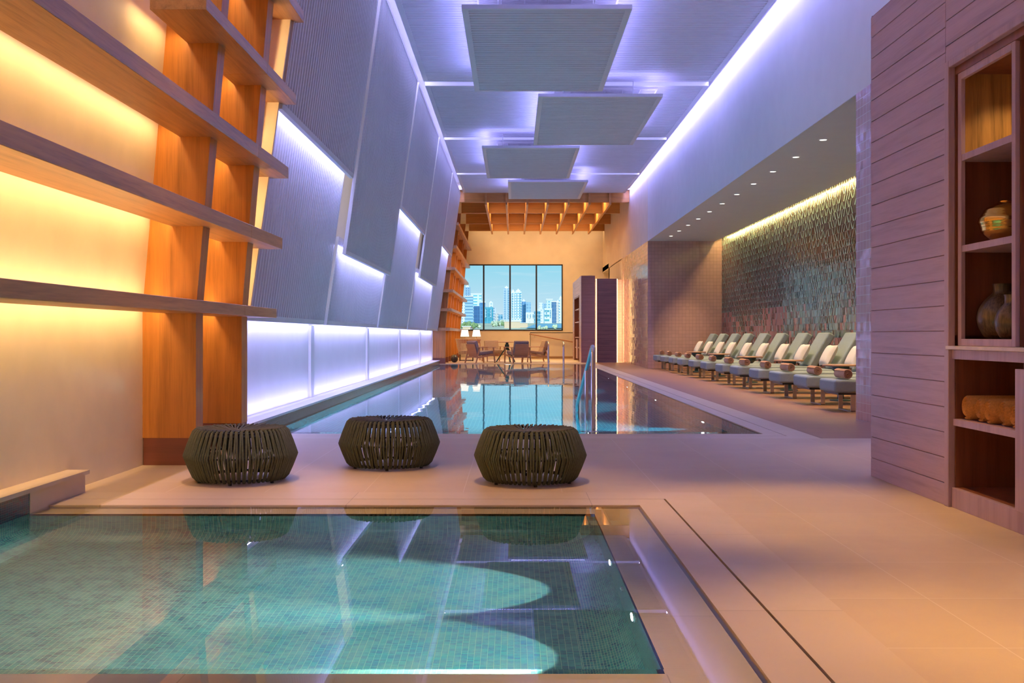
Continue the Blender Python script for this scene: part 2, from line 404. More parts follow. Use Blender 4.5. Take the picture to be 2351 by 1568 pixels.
# ------------------------------------------------------------------ POOLS
def basin(mb, x0, x1, y0, y1, ztop, depth, R, seg=6):
    prof = [(0, ztop)]
    nz = 3
    for i in range(1, nz + 1): prof.append((0, ztop + (-depth + R - ztop) * i / nz))
    for i in range(1, seg + 1):
        a = PI / 2 * i / seg; prof.append((R * (1 - math.cos(a)), -depth + R - R * math.sin(a)))
    L = [0]
    for a, b in zip(prof, prof[1:]): L.append(L[-1] + math.hypot(b[0] - a[0], b[1] - a[1]))
    for (s0, z0), (s1, z1), l0, l1 in zip(prof, prof[1:], L, L[1:]):
        A = [(x0 + s0, y0 + s0), (x1 - s0, y0 + s0), (x1 - s0, y1 - s0), (x0 + s0, y1 - s0)]
        B = [(x0 + s1, y0 + s1), (x1 - s1, y0 + s1), (x1 - s1, y1 - s1), (x0 + s1, y1 - s1)]
        for k in range(4):
            l = (k + 1) % 4; c = 0 if k % 2 == 0 else 1
            mb.quad((*A[l], z0), (*A[k], z0), (*B[k], z1), (*B[l], z1), 0,
                    [(A[l][c], -l0), (A[k][c], -l0), (B[k][c], -l1), (B[l][c], -l1)])
    s = prof[-1][0]; z = prof[-1][1]
    mb.quad((x0 + s, y0 + s, z), (x1 - s, y0 + s, z), (x1 - s, y1 - s, z), (x0 + s, y1 - s, z))
def ring(mb, x0, x1, y0, y1, X0, X1, Y0, Y1, z, t, left=True, mi=(0, 1)):
    """frame between inner rect and outer rect; near/far strips use material mi[1]"""
    def q(p, m):
        lo = [(a, b, z - t) for a, b in p]; hi = [(a, b, z) for a, b in p]
        mb.hexa(lo + hi, m)
    q([(X0, Y0), (X1, Y0), (x1, y0), (x0, y0)], mi[1])
    q([(x1, y0), (X1, Y0), (X1, Y1), (x1, y1)], mi[0])
    q([(x0, y1), (x1, y1), (X1, Y1), (X0, Y1)], mi[1])
    if left: q([(X0, Y0), (x0, y0), (x0, y1), (X0, Y1)], mi[0])
# plunge pool
t = thing('plunge_pool', 'small teal mosaic plunge pool with flush limestone coping in the foreground', 'pool', (-1.1, 4.5, 0))
mb = MB(); basin(mb, -2.74, .455, 3.15, 5.91, -.02, .52, .2, 8); mb.build('basin', M_teal, t, smooth=True)
mb = MB(); ring(mb, -2.74, .455, 3.15, 5.91, -2.74, .73, 2.87, 6.15, -.02, .05, False); o = mb.build('ledge', [M_cope, M_copex], t)
mb = MB()
ring(mb, -2.74, .742, 2.6, 6.16, -2.74, .914, 2.5, 6.39, 0, .05, False)
ring(mb, -2.74, .926, 2.49, 6.395, -2.74, 1.195, 2.2, 6.66, 0, .05, False)
mb.build('coping', [M_cope, M_copex], t)
mb = MB(); ring(mb, -2.74, .70, 2.6, 6.10, -2.74, 1.19, 2.2, 6.6, -.06, .1, False, (0, 0)); mb.build('drain_channel', M_dark, t)
mb = MB(); zw = -.006
def wq(x0, x1, y0, y1, mi): mb.quad((x0, y0, zw), (x1, y0, zw), (x1, y1, zw), (x0, y1, zw), mi)
wq(-2.74, .455, 3.15, 5.91, 0); wq(-2.74, .735, 2.6, 3.15, 1); wq(-2.74, .735, 5.91, 6.155, 1); wq(.455, .735, 3.15, 5.91, 1)
mb.build('water', [M_water2, M_film], t)
mb = MB(); mb.box(-2.86, -2.745, 2.2, 5.92, -.3, .115, 1); mb.box(-2.86, -2.74, 5.92, 6.68, -.05, .115, 0); mb.box(-2.86, -2.715, 2.2, 6.69, .115, .14, 0)
mb.build('raised_curb', [M_stonet if False else M_cope, M_mos_d], t)
# wall lights in plunge pool
for i, y in enumerate((4.8, 3.9)):
    l = thing('pool_light', ['round steel underwater lamp farther along the right wall of the near pool', 'round steel underwater lamp nearest the camera on the right wall of the near pool'][i], 'pool light', (.452, y, -.13), 'plunge pool wall lamps')
    m4 = Matrix.Translation((.452, y, -.13)) @ Matrix.Rotation(-PI / 2, 4, 'Y')
    mb = MB(); mb.lathe([(.048, 0), (.05, .006), (.043, .012), (.04, .012)], n=24); mb.xf(m4); mb.build('rim', M_steel, l, smooth=True)
    mb = MB(); mb.lathe([(.036, .004), (.034, .014), (.01, .016)], n=20); mb.xf(m4); mb.build('lens', M_pled, l, smooth=True)
mb = MB(); m4 = Matrix.Translation((.452, 4.35, -.16)) @ Matrix.Rotation(-PI / 2, 4, 'Y'); mb.lathe([(.03, 0), (.03, .008), (.02, .01), (.012, .004)], n=20); mb.xf(m4)
tag(mb.build('water_jet', M_steel, None, smooth=True), 'small round steel jet between the two underwater lamps of the near pool', 'nozzle')
# main pool
t = thing('swimming_pool', 'long teal swimming pool beside the glowing leaning wall', 'pool', (-.2, 23, 0))
mb = MB(); basin(mb, -2.6, 2.24, 10.86, 36.2, -.02, 1.3, .08, 3); mb.build('basin', M_pool, t)
mb = MB(); ring(mb, -2.6, 2.24, 10.86, 36.2, -2.6, 2.52, 10.62, 36.4, -.02, .05, False); mb.build('ledge', [M_cope, M_copex], t)
mb = MB()
ring(mb, -2.6, 2.53, 10.61, 36.42, -2.6, 2.705, 10.41, 36.6, 0, .05, False)
ring(mb, -2.6, 2.715, 10.40, 36.61, -2.6, 2.98, 10.15, 36.98, 0, .05, False)
mb.build('coping', [M_cope, M_copex], t)
mb = MB(); ring(mb, -2.6, 2.5, 10.6, 36.5, -2.6, 2.97, 10.16, 36.97, -.06, .1, False, (0, 0)); mb.build('drain_channel', M_dark, t)
mb = MB(); wq(-2.6, 2.24, 10.86, 36.2, 0); wq(-2.6, 2.525, 10.615, 10.86, 1); wq(-2.6, 2.525, 36.2, 36.41, 1); wq(2.24, 2.525, 10.86, 36.2, 1)
mb.build('water', [M_water, M_film], t)
for k in range(4):
    mb = MB(); mb.box(-2.58, 2.22, 10.87, 11.3 + .42 * k, -1.29, -.28 - .25 * (k)); mb.build('step', M_pool, t)
mb = MB(); mb.box(-2.875, -2.6, 10.0, 36.6, -.3, .105, 1); mb.box(-2.875, -2.595, 9.98, 36.62, .105, .13, 0); mb.box(-2.875, -2.6, 9.75, 10.0, -.02, .105, 0)
mb.build('raised_sill', [M_plaster, M_mos_d], t)
ln = ['nearest', 'second nearest', 'third nearest', 'fourth nearest', '', 'farthest']
for k in (0, 1, 2, 3, 5):
    y = 12.3 + 4.1 * k
    l = thing('pool_light', 'underwater lamp on the right wall of the long pool, %s of its row' % ln[k], 'pool light', (2.238, y, -.2), 'underwater lamps of the long pool')
    m4 = Matrix.Translation((2.238, y, -.16)) @ Matrix.Rotation(-PI / 2, 4, 'Y')
    mb = MB(); mb.lathe([(.09, 0), (.09, .01), (.08, .014)], n=24); mb.xf(m4); mb.build('rim', M_steel, l)
    mb = MB(); mb.lathe([(.07, .005), (.068, .02), (.02, .024)], n=20); mb.xf(m4); mb.build('lens', M_pled, l)
l = mb = MB(); mb.lathe([(.12, 0), (.12, .02), (.1, .03)], (0, 0, 0), 20)
mb.xf(Matrix.Translation((-.2, 36.19, -.16)) @ Matrix.Rotation(PI / 2, 4, 'X')); tag(mb.build('pool_light', M_pled), 'round white underwater lamp on the far end wall of the long pool', 'pool light')

# ------------------------------------------------------------------ WALLS
def leanwall(y0, y1, x, lean, zk, x2=None, t=.2):
    mb = MB(); x2 = x if x2 is None else x2
    mb.box(x - t, x, y0, y1, -.3, zk)
    mb.lean(x2 - t, x2, lean * (6.5 - zk), y0, y1, zk, 6.5)
    return mb
struct('wall_left', leanwall(-3.2, 9.9, -2.86, .085, 1.2), M_creamwall)
struct('wall_left.001', leanwall(9.92, 36.75, -2.88, LEAN, 1.2, -2.76), M_plaster)
mb = MB(); mb.box(-3.0, -2.88, 9.9, 9.92, 0, 1.2); mb.lean(-3.0, -2.76, LEAN * 5.3, 9.9, 9.92, 1.2, 6.5); mb.lean(-2.76, -2.555, LEAN * 5.0, 10.09, 10.13, 1.2, 6.2); struct('wall_left.003', mb, M_creamwall)
struct('wall_left.002', leanwall(36.75, 48.2, -2.86, .085, 1.2), M_cream)
mb = MB()
mb.box(4.07, 6.6, -3.2, 12.44, 3.87, 6.5); mb.box(4.07, 6.12, 12.44, 31.8, 3.87, 6.5, 0); mb.box(6.12, 6.6, 12.44, 31.8, 4.15, 6.5); mb.box(6.6, 6.75, 12.0, 32.2, 0, 6.5); mb.box(6.12, 6.6, 12.3, 12.44, 3.87, 4.3)
struct('wall_right', mb, M_plaster)
mb = MB(); mb.box(4.072, 6.12, 12.44, 31.8, 3.865, 3.869); struct('ceiling.001', mb, M_soffit)
mb = MB(); mb.box(4.07, 6.6, 9.0, 12.44, 0, 3.87); struct('wall_right.001', mb, M_pinkp)
mb = MB(); mb.box(4.3, 6.6, -3.2, 9.0, 0, 3.87); struct('wall_right.002', mb, M_cream)
mb = MB(); mb.box(4.07, 6.6, 31.8, 39.4, 0, 3.87); mb.box(4.45, 6.6, 31.8, 32.2, 3.87, 4.3); struct('wall_right.003', mb, M_pink)
mb = MB(); mb.box(4.07, 4.4, 31.8, 48.2, 3.87, 6.5); mb.box(4.07, 4.4, 39.4, 44.9, 0, 3.9); mb.box(5.6, 5.8, 44.9, 48.2, 0, 3.9); mb.box(4.07, 5.8, 44.5, 44.9, 0, 3.9); mb.box(4.07, 5.8, 44.9, 48.2, 3.9, 4.1)
struct('wall_right.004', mb, M_cream)
mb = MB(); mb.box(3.02, 4.07, 39.4, 39.55, 0, 3.1); struct('wall_right.005', mb, M_pink)
for k in range(4):
    yg = (COLS[k][1] + COLS[k + 1][0]) / 2; mb = MB(); mb.box(-2.88, -2.845, yg - .13, yg + .13, .13, 1.14); struct('trim_%d' % (k + 1), mb, M_plaster)
# far wall with window hole  X -2.6..2.24  z 1.22..4.26
mb = MB()
mb.box(-3.4, -2.6, 48, 48.3, 0, 6.5); mb.box(2.24, 6, 48, 48.3, 0, 6.5); mb.box(-2.6, 2.24, 48, 48.3, 0, 1.22); mb.box(-2.6, 2.24, 48, 48.3, 4.26, 6.5)
struct('wall_back', mb, M_cream)
mb = MB(); mb.box(-3.4, 6.6, -3.4, -3.2, -.3, 6.5); struct('wall_front', mb, M_cream)
mb = MB(); mb.box(-3.4, 6.6, -3.2, 36.7, 6.35, 6.5); struct('ceiling', mb, M_plaster)
mb = MB(); mb.box(-3.4, 6.6, 36.7, 48.2, 6.12, 6.5); struct('ceiling.002', mb, M_cream)
mb = MB(); mb.box(-1.78, 3.9, -3.2, 10.4, 6.0, 6.08); struct('ceiling.003', mb, M_ceil)
# hall ceiling sections, ribbed
def ribbed_plane(mb, x0, x1, y0, y1, z, t=.08, pitch=.12, m=.09, d=.02):
    """ribs run along X, facing down"""
    mb.box(x0, x1, y0, y1, z + d, z + t)
    mb.box(x0, x1, y0, y0 + m, z, z + d); mb.box(x0, x1, y1 - m, y1, z, z + d)
    mb.box(x0, x0 + m, y0 + m, y1 - m, z, z + d); mb.box(x1 - m, x1, y0 + m, y1 - m, z, z + d)
    n = int((y1 - y0 - 2 * m) / pitch); p = (y1 - y0 - 2 * m) / n
    for i in range(n):
        a = y0 + m + p * i + p * .2; b = a + p * .55; c = .2 * p
        mb.hexa([(x0 + m, a + c * .6, z + .001), (x1 - m, a + c * .6, z + .001), (x1 - m, b - c * .6, z + .001), (x0 + m, b - c * .6, z + .001),
                 (x0 + m, a, z + d), (x1 - m, a, z + d), (x1 - m, b, z + d), (x0 + m, b, z + d)])
ys = [10.45] + [v for g in GAPS for v in g] + [36.7]
for i in range(5):
    mb = MB(); ribbed_plane(mb, -1.78, 3.9, ys[2 * i], ys[2 * i + 1], 6.0); struct('ceiling.%03d' % (4 + i), mb, M_ceil)
pl = ['white ribbed floating ceiling panel above the near pool, out of the top of the picture', 'white ribbed floating ceiling panel above the poufs, just out of the top of the picture',
      'nearest and largest looking white ribbed square panel floating under the ceiling', 'second white ribbed floating ceiling panel, offset to the right',
      'third white ribbed floating ceiling panel, offset to the left', 'farthest white ribbed floating ceiling panel, just before the timber grid']
for (x0, x1, y0, y1), lb in zip(FLOAT, pl):
    t = thing('ceiling_panel', lb, 'ceiling panel', ((x0 + x1) / 2, (y0 + y1) / 2, 5.55), 'floating ceiling panels')
    mb = MB(); ribbed_plane(mb, x0, x1, y0, y1, 5.55, t=.06); mb.build('panel', M_ribbed, t)
    mb = MB()
    for a in (x0 + .5, x1 - .5):
        for b in (y0 + .6, y1 - .6): mb.tube([(a, b, 5.61), (a, b, 6.0)], .008, 6)
    mb.build('hanger', M_steel, t)
gv = ['nearest', 'second', 'third', 'farthest']
for i, (x0, x1, y) in enumerate(((-.55, 1.55, 15.45), (.8, 2.9, 21.3), (-.45, 1.3, 27.2), (.2, 1.7, 32.9))):
    t = thing('ceiling_vent', 'white slatted air grille above the %s floating ceiling panel' % gv[i], 'vent', ((x0 + x1) / 2, y, 5.98), 'ceiling air grilles')
    mb = MB(); mb.box(x0, x1, y - .22, y - .19, 5.96, 5.999); mb.box(x0, x1, y + .19, y + .22, 5.96, 5.999); mb.box(x0, x0 + .03, y - .19, y + .19, 5.96, 5.999); mb.box(x1 - .03, x1, y - .19, y + .19, 5.96, 5.999); mb.build('frame', M_plaster, t)
    mb = MB()
    for k in range(7): mb.box(x0 + .03, x1 - .03, y - .17 + .053 * k, y - .155 + .053 * k, 5.965, 5.995)
    for k in range(1, 6): mb.box(x0 + (x1 - x0) * k / 6, x0 + (x1 - x0) * k / 6 + .02, y - .19, y + .19, 5.963, 5.99)
    mb.build('slats', M_plaster, t)

# ------------------------------------------------------------------ leaning ribbed wall panels
def lean_panel(y0, y1, z0, z1, off, t=.07, pitch=.11, d=.04, m=.06):
    mb = MB()
    def X(z): return PX(z) + off
    a = .0
    mb.lean(X(z0) - t, X(z0) - d, LEAN * (z1 - z0), y0, y1, z0, z1)
    mb.lean(X(z0) - d, X(z0), LEAN * m, y0, y1, z0, z0 + m)
    mb.lean(X(z1 - m) - d, X(z1 - m), LEAN * m, y0, y1, z1 - m, z1)
    za, zb = z0 + m, z1 - m
    mb.lean(X(za) - d, X(za), LEAN * (zb - za), y0, y0 + .03, za, zb); mb.lean(X(za) - d, X(za), LEAN * (zb - za), y1 - .03, y1, za, zb)
    n = int((y1 - y0 - .06) / pitch); p = (y1 - y0 - .06) / n
    for i in range(n):
        a = y0 + .03 + p * (i + .25); b = a + p * .52; c = p * .1
        xa, xb = X(za) - d, X(za) - .001; s = LEAN * (zb - za)
        mb.hexa([(xa, a, za), (xb, a + c, za), (xb, b - c, za), (xa, b, za), (xa + s, a, zb), (xb + s, a + c, zb), (xb + s, b - c, zb), (xa + s, b, zb)])
    return mb
on = ['first', 'second', 'third', 'fourth', 'fifth']
for i, (y0, y1, zb) in enumerate(COLS):
    nm = on[i]
    mb = lean_panel(y0, y1, zb, 5.98, .06, t=.05)
    tag(mb.build('wall_panel', M_ribbed), 'upper white ribbed panel of the leaning wall, in the %s column from the camera' % nm, 'wall panel', 'upper ribbed wall panels')
    mb = lean_panel(y0, y1, 1.15, zb + .25, -.07, t=.05)
    tag(mb.build('wall_panel', M_ribbed), 'lower backlit ribbed panel of the leaning wall, in the %s column from the camera' % nm, 'wall panel', 'lower ribbed wall panels')

# ------------------------------------------------------------------ near shelving
t = thing('wall_shelving', 'large oak lattice shelving on the left wall near the camera, lit from behind', 'shelving', (-2.6, 8.7, 0))
for y0, y1 in ((8.05, 8.23), (9.40, 9.60)):
    mb = MB(); mb.box(-2.86, -2.449, y0, y1, .21, 1.2); mb.lean(-2.86, -2.449, .085 * 5, y0, y1, 1.2, 6.2)
    u = mb.build('upright', M_fin, t)
    mb = MB(); mb.box(-2.855, -2.452, y0 + .002, y1 - .002, 0, .21); mb.build('plinth', wood('plinth_wood', (.20, .06, .03), 'x', .4, .2) if y0 < 9 else bpy.data.materials['plinth_wood'], u)
for i, (z0, z1, xf) in enumerate(SH):
    ya = 7.22 if i == 3 else -1.0
    xb = WX(z0) + .17
    mb = MB(); mb.box(xb, xf, ya, 9.0, z0, z1); mb.box(xb, xf, 9.003, 10.2, z0, z1)
    mb.build('shelf', M_shelf, t, bevel=.003, seg=1)

# ------------------------------------------------------------------ far lounge: timber grid and shelving
t = thing('ceiling_beam_grid', 'orange timber beam grid under the ceiling of the far lounge', 'ceiling beams', (1, 42, 5.6))
CB = [36.9, 40.2, 44.0, 47.0]
for y in CB:
    mb = MB(); mb.box(-2.02, 4.07, y, y + .12, 5.70, 6.11); mb.build('cross_beam', M_beam, t)
for k in range(7):
    x = -.99 + .73 * k
    mb = MB(); mb.box(x - .035, x + .035, 36.78, 47.6, 5.60, 6.10); mb.build('long_beam', wood('oak_long_beam', (.60, .30, .09), 'y', .45, .2) if k == 0 else bpy.data.materials['oak_long_beam'], t)
t = thing('wall_shelving', 'distant oak lattice shelving on the left wall beside the window', 'shelving', (-2.6, 42, 0))
for y in CB + [38.6, 42.2]:
    full = y in CB
    mb = MB(); mb.box(-2.86, -2.42, y, y + .12, .2, 1.2); mb.lean(-2.86, -2.42, .085 * 4.5 + (.0), y, y + .12, 1.2, 5.69 if full else 5.0)
    u = mb.build('upright', M_fin, t)
    mb = MB(); mb.box(-2.855, -2.425, y + .002, y + .118, 0, .2); mb.build('plinth', bpy.data.materials['plinth_wood'], u)
for z in (1.17, 1.85, 2.51, 3.29, 4.05, 4.85):
    mb = MB(); mb.box(WX(z) + .17, -2.24 + .085 * (z - 1.2), 36.5, 47.6, z, z + .1); mb.build('shelf', M_shelf, t)

# ------------------------------------------------------------------ window
wn = bpy.data.objects.new('window_1', None); C.objects.link(wn); wn.location = (-.18, 48, 1.22); wn['kind'] = 'structure'; W[wn.name] = Vector((-.18, 48, 1.22))
mb = MB(); x0, x1, z0, z1, f = -2.6, 2.24, 1.22, 4.26, .05
mb.box(x0, x1, 47.97, 48.12, z0, z0 + f); mb.box(x0, x1, 47.97, 48.12, z1 - f, z1); mb.box(x0, x0 + f, 47.97, 48.12, z0, z1); mb.box(x1 - f, x1, 47.97, 48.12, z0, z1)
for k in range(1, 4): xx = x0 + (x1 - x0) * k / 4; mb.box(xx - .035, xx + .035, 47.97, 48.12, z0 + f, z1 - f)
mb.build('window_frame', M_blackf, wn)
mb = MB(); mb.box(x0 + f, x1 - f, 48.05, 48.06, z0 + f, z1 - f); mb.build('pane', M_glass, wn)

# ------------------------------------------------------------------ niche: mosaic feature wall
def feature_wall():
    X = 6.32; ty = .145; tz = .145
    mb = MB(); cols = []
    def face(pts, col): mb.poly(pts); cols.append(col)
    y = 12.44; ny = int(19.36 / ty) + 1; nz = 29
    R = random.Random(3)
    def mixc(a, b, f): return tuple(a[i] * (1 - f) + b[i] * f for i in range(3))
    darkc = (.045, .034, .036); brown = (.12, .07, .06); pink = (.46, .24, .22); mint = (.52, .76, .70); tealc = (.26, .44, .42); black = (.03, .045, .045)
    for j in range(nz):
        z0 = 4.15 - (j + 1) * tz; off = (j % 2) * ty / 2
        h = (z0 + tz / 2) / 4.0
        for i in range(ny):
            y0 = y + i * ty + off; y1 = min(y0 + ty - .006, 31.8); y0 = max(y0, 12.44)
            if y1 - y0 < .05: continue
            z1 = z0 + tz - .006
            if z1 < 0.02: continue
            zz0 = max(z0, 0)
            n = math.sin(y0 * .9 + 1.3) * .25 + math.sin(y0 * 2.3 + j * .5) * .12 + R.uniform(-.18, .18)
            g = h + n * .35
            if h < .42 and R.random() < .9 and g < .40: base = mixc(pink, brown, R.uniform(0, .25)); sl = R.choice([mint, tealc, black, black]); p = .45
            elif g < .72: base = mixc(brown, darkc, R.uniform(0, .8)); sl = mixc(mint, tealc, R.uniform(0, 1)); p = 1.0
            else: base = mixc(darkc, brown, R.uniform(0, .2)); sl = mixc(mint, tealc, R.uniform(0, .3)); p = .9
            zone = (19 < y0 < 24.5) and h < .62 and R.random() < .6
            if zone and h > .25: base = mixc(brown, tealc, R.uniform(.3, .9))  # teal put into the tile colour where the glossy wall reflects light
            dx = R.uniform(-.002, .002); e = R.uniform(-.003, .003)
            face([(X + dx, y0, zz0), (X + dx + e, y1, zz0), (X - dx + e, y1, z1), (X - dx, y0, z1)], base)
            if R.random() < p:
                wv = (y1 - y0); k = (i + (R.random() < .15)) % 2
                xs = X - .006
                for rep in range(2 if (h < .7 and R.random() < .5) else 1):
                    a = R.uniform(.0, .12); b = R.uniform(.28, .45); c = R.uniform(.6, .95); dd = c + R.uniform(.0, .12)
                    if rep: sl2 = mixc(sl, black, R.uniform(.2, .8))
                    else: sl2 = sl
                    if rep: k = 1 - k
                    if k == 0: P = [(a, 0), (b, 0), (min(1, dd), 1), (c - .05, 1)]
                    else: P = [(1 - b, 0), (1 - a, 0), (1 - c + .05, 1), (1 - min(1, dd), 1)]
                    face([(xs - .001 * rep, y0 + wv * q[0], zz0 + (z1 - zz0) * q[1]) for q in P], sl2)
    me_o = mb.build('wall_niche', None)
    me = me_o.data
    at = me.attributes.new('tint', 'FLOAT_COLOR', 'FACE')
    for i, c in enumerate(cols): at.data[i].color = (*c, 1)
    m, nt = new_mat('faceted_glazed_tile')
    a = nt.n('ShaderNodeAttribute', attribute_name='tint')
    bsdf(nt, (a, 0), .18, **{'Specular IOR Level': .5})
    me.materials.clear(); me.materials.append(m)
    me_o['kind'] = 'structure'
feature_wall()
mb = MB(); mb.box(6.325, 6.6, 12.44, 31.8, 0, 4.15); struct('wall_niche.001', mb, plain('tile_grout', (.22, .17, .16), .8))
dn = ['nearest the tiled pillar', 'second from the tiled pillar', 'third from the tiled pillar', 'fourth from the tiled pillar', 'fifth from the tiled pillar', 'sixth from the tiled pillar',
      'seventh from the tiled pillar', 'sixth from the pink end wall', 'fifth from the pink end wall', 'third from the pink end wall', 'second from the pink end wall', 'nearest the pink end wall']
for k, d in enumerate(DL[1:]):
    t = thing('downlight', 'round recessed downlight in the niche soffit, %s' % (['nearest the tiled pillar', 'second', 'third', 'fourth', 'fifth', 'sixth', 'seventh', 'eighth', 'ninth', 'tenth', 'eleventh and farthest'][k] + ('' if k == 0 else ' from the tiled pillar')), 'downlight', (4.52, d, 3.865), 'soffit downlights')
    mb = MB(); mb.lathe([(.072, 0), (.072, -.006), (.054, -.012), (.05, -.004)], (4.52, d, 3.866), 20); mb.build('trim_ring', M_plaster, t)
    mb = MB(); mb.lathe([(.049, -.004), (.046, -.009), (.01, -.0095)], (4.52, d, 3.866), 16); mb.build('lens', M_led, t)

# ------------------------------------------------------------------ loungers
def rbox(mb, x0, x1, y0, y1, z0, z1): mb.box(x0, x1, y0, y1, z0, z1); return mb
def make_lounger():
    t = thing('sun_lounger', 'x', 'sun lounger', (0, 0, 0))
    mb = MB(); mb.box(0, 1.42, -.35, .35, .255, .42); mb.build('mattress', M_sage, t, bevel=.035, seg=3, local=True, smooth=True)
    mb = MB(); mb.box(0, .74, -.35, .35, -.14, 0)
    mb.xf(Matrix.Translation((1.34, 0, .43)) @ Matrix.Rotation(-math.radians(59), 4, 'Y'))
    mb.build('backrest', M_sage, t, bevel=.035, seg=3, local=True, smooth=True)
    mb = MB(); mb.box(.06, 1.9, -.32, -.27, .225, .25); mb.box(.06, 1.9, .27, .32, .225, .25); mb.box(.06, .12, -.32, .32, .225, .25); mb.box(1.84, 1.9, -.32, .32, .225, .25); mb.box(.7, .76, -.32, .32, .225, .25)
    mb.bar((1.75, -.28, .24), (1.62, -.28, .72), .02, .02); mb.bar((1.75, .28, .24), (1.62, .28, .72), .02, .02)
    mb.build('frame', M_black, t, local=True)
    for x in (.27, 1.62):
        mb = MB(); w2 = .265
        mb.box(x - .03, x + .03, -w2, -w2 + .012, .015, .225); mb.box(x - .03, x + .03, w2 - .012, w2, .015, .225); mb.box(x - .03, x + .03, -w2 + .012, w2 - .012, 0, .012)
        for s in (-1, 1): mb.hexa([(x - .03, s * w2, .015), (x + .03, s * w2, .015), (x + .03, s * (w2 - .014), 0), (x - .03, s * (w2 - .014), 0), (x - .03, s * w2, .03), (x + .03, s * w2, .03), (x + .03, s * (w2 - .014), .012), (x - .03, s * (w2 - .014), .012)])
        mb.build('leg_frame', M_legm, t, local=True)
    return t
def pillow_mb(w, h, d, n=14):
    mb = MB(); idx = {}
    for s in (1, -1):
        for i in range(n + 1):
            for j in range(n + 1):
                u = -1 + 2 * i / n; v = -1 + 2 * j / n
                e = (1 - u ** 4) * (1 - v ** 4); e = max(e, 0) ** .5
                pin = 1 - .07 * (1 - abs(u)) * abs(v) ** 3
                pin2 = 1 - .07 * (1 - abs(v)) * abs(u) ** 3
                idx[(s, i, j)] = len(mb.v); mb.v.append((u * w / 2 * pin2, s * d / 2 * e * (1 - .15 * abs(u * v)), v * h / 2 * pin))
        for i in range(n):
            for j in range(n):
                q = (idx[(s, i, j)], idx[(s, i + 1, j)], idx[(s, i + 1, j + 1)], idx[(s, i, j + 1)])
                mb.f.append(q if s < 0 else tuple(reversed(q))); mb.m.append(0)
    return mb
def towel_mb(r=.07, L=.45, turns=4.2, squash=1.0):
    """axis along Y, ends at -L/2..L/2, resting on z=0"""
    mb = MB(); N = int(turns * 22); th = (r - .008) / turns
    pr = []
    for i in range(N + 1):
        a = 2 * PI * turns * i / N; rr = .010 + (r - .010 - th * .5) * i / N
        pr.append((a + 1.2, rr))
    def pt(a, rr, y): return (rr * math.cos(a), y, (r + rr * math.sin(a)) * squash)
    g = th * .44
    ends = []
    for (a, rr) in pr:
        ends.append([pt(a, rr - g, -L / 2 + .008), pt(a, rr, -L / 2 - .004), pt(a, rr + g, -L / 2 + .006), pt(a, rr + g, L / 2 - .006), pt(a, rr, L / 2 + .004), pt(a, rr - g, L / 2 - .008)])
    base = 0
    for e in ends: mb.v += e
    for i in range(N):
        for k in range(6):
            l = (k + 1) % 6
            mb.f.append((6 * i + k, 6 * i + l, 6 * i + 6 + l, 6 * i + 6 + k)); mb.m.append(0)
    mb.f.append((0, 1, 2, 3, 4, 5)); mb.m.append(0); mb.f.append(tuple(6 * N + k for k in (5, 4, 3, 2, 1, 0))); mb.m.append(0)
    return mb
LD = [13.67, 15.0, 16.5, 17.95, 19.6, 21.05, 22.8, 24.4, 26.1, 27.6, 29.2, 30.7]
od = ['nearest', 'second', 'third', 'fourth', 'fifth', 'sixth', 'seventh', 'eighth', 'ninth', 'tenth', 'eleventh', 'farthest']
def nth(i, what): return ('%s %s of the row' % (od[i], what)) if i in (0, 11) else ('%s %s from the tiled pillar' % (od[i], what))
L0 = make_lounger(); L0['group'] = 'sun loungers along the mosaic wall'
mbp = pillow_mb(.46, .40, .15)
mbp.xf(Matrix.Rotation(PI / 2, 4, 'Z')); P0 = None; T0 = None
for i, d in enumerate(LD):
    yc = d + .265; X0 = 4.165
    o = L0 if i == 0 else copy_tree(L0)
    o.location = (X0, yc, 0)
    o['label'] = 'sage green padded lounger with raised back, %s' % nth(i, 'lounger')
    if P0 is None:
        P0 = mbp.build('pillow', M_pillow, None, smooth=True); p = P0
    else: p = P0.copy(); C.objects.link(p)
    p.location = (X0 + 1.30, yc - .02 + .03 * ((i * 7) % 3 - 1), .42 + .235); p.rotation_euler = (0, math.radians(28), 0)
    tag(p, 'ivory pillow leaning on the %s' % nth(i, 'lounger'), 'pillow', 'pillows on the loungers')
    if T0 is None:
        T0 = towel_mb().build('rolled_towel', M_towel, None, smooth=True); q = T0
    else: q = T0.copy(); C.objects.link(q)
    q.location = (X0 + .2, yc - .06, .421); q.rotation_euler = (0, 0, math.radians(random.uniform(-4, 4)))
    tag(q, 'rolled tan towel on the foot end of the %s' % nth(i, 'lounger'), 'towel', 'towel rolls on the loungers')
tb = None
for n_, (i, y) in enumerate(((1, 16.0), (3, 19.02), (5, 22.15), (7, 25.5), (9, 28.65))):
    lb = 'round wooden side table between the %s and %s loungers from the tiled pillar' % (od[i], od[i + 1] if i + 1 < 11 else 'eleventh')
    if tb is None:
        tb = thing('side_table', lb, 'side table', (0, 0, 0))
        mb = MB(); mb.lathe([(.25, .53), (.27, .537), (.27, .548), (.262, .556)], n=32); mb.build('table_top', M_teak, tb, smooth=True, local=True)
        mb = MB(); mb.lathe([(.16, 0), (.16, .015), (.05, .03), (.045, .40), (.13, .48), (.13, .53)], n=24); mb.build('pedestal', M_tealm, tb, smooth=True, local=True)
        o = tb
    else: o = copy_tree(tb)
    o.location = (5.0, y, 0); tag(o, lb, 'side table', 'side tables between the loungers')

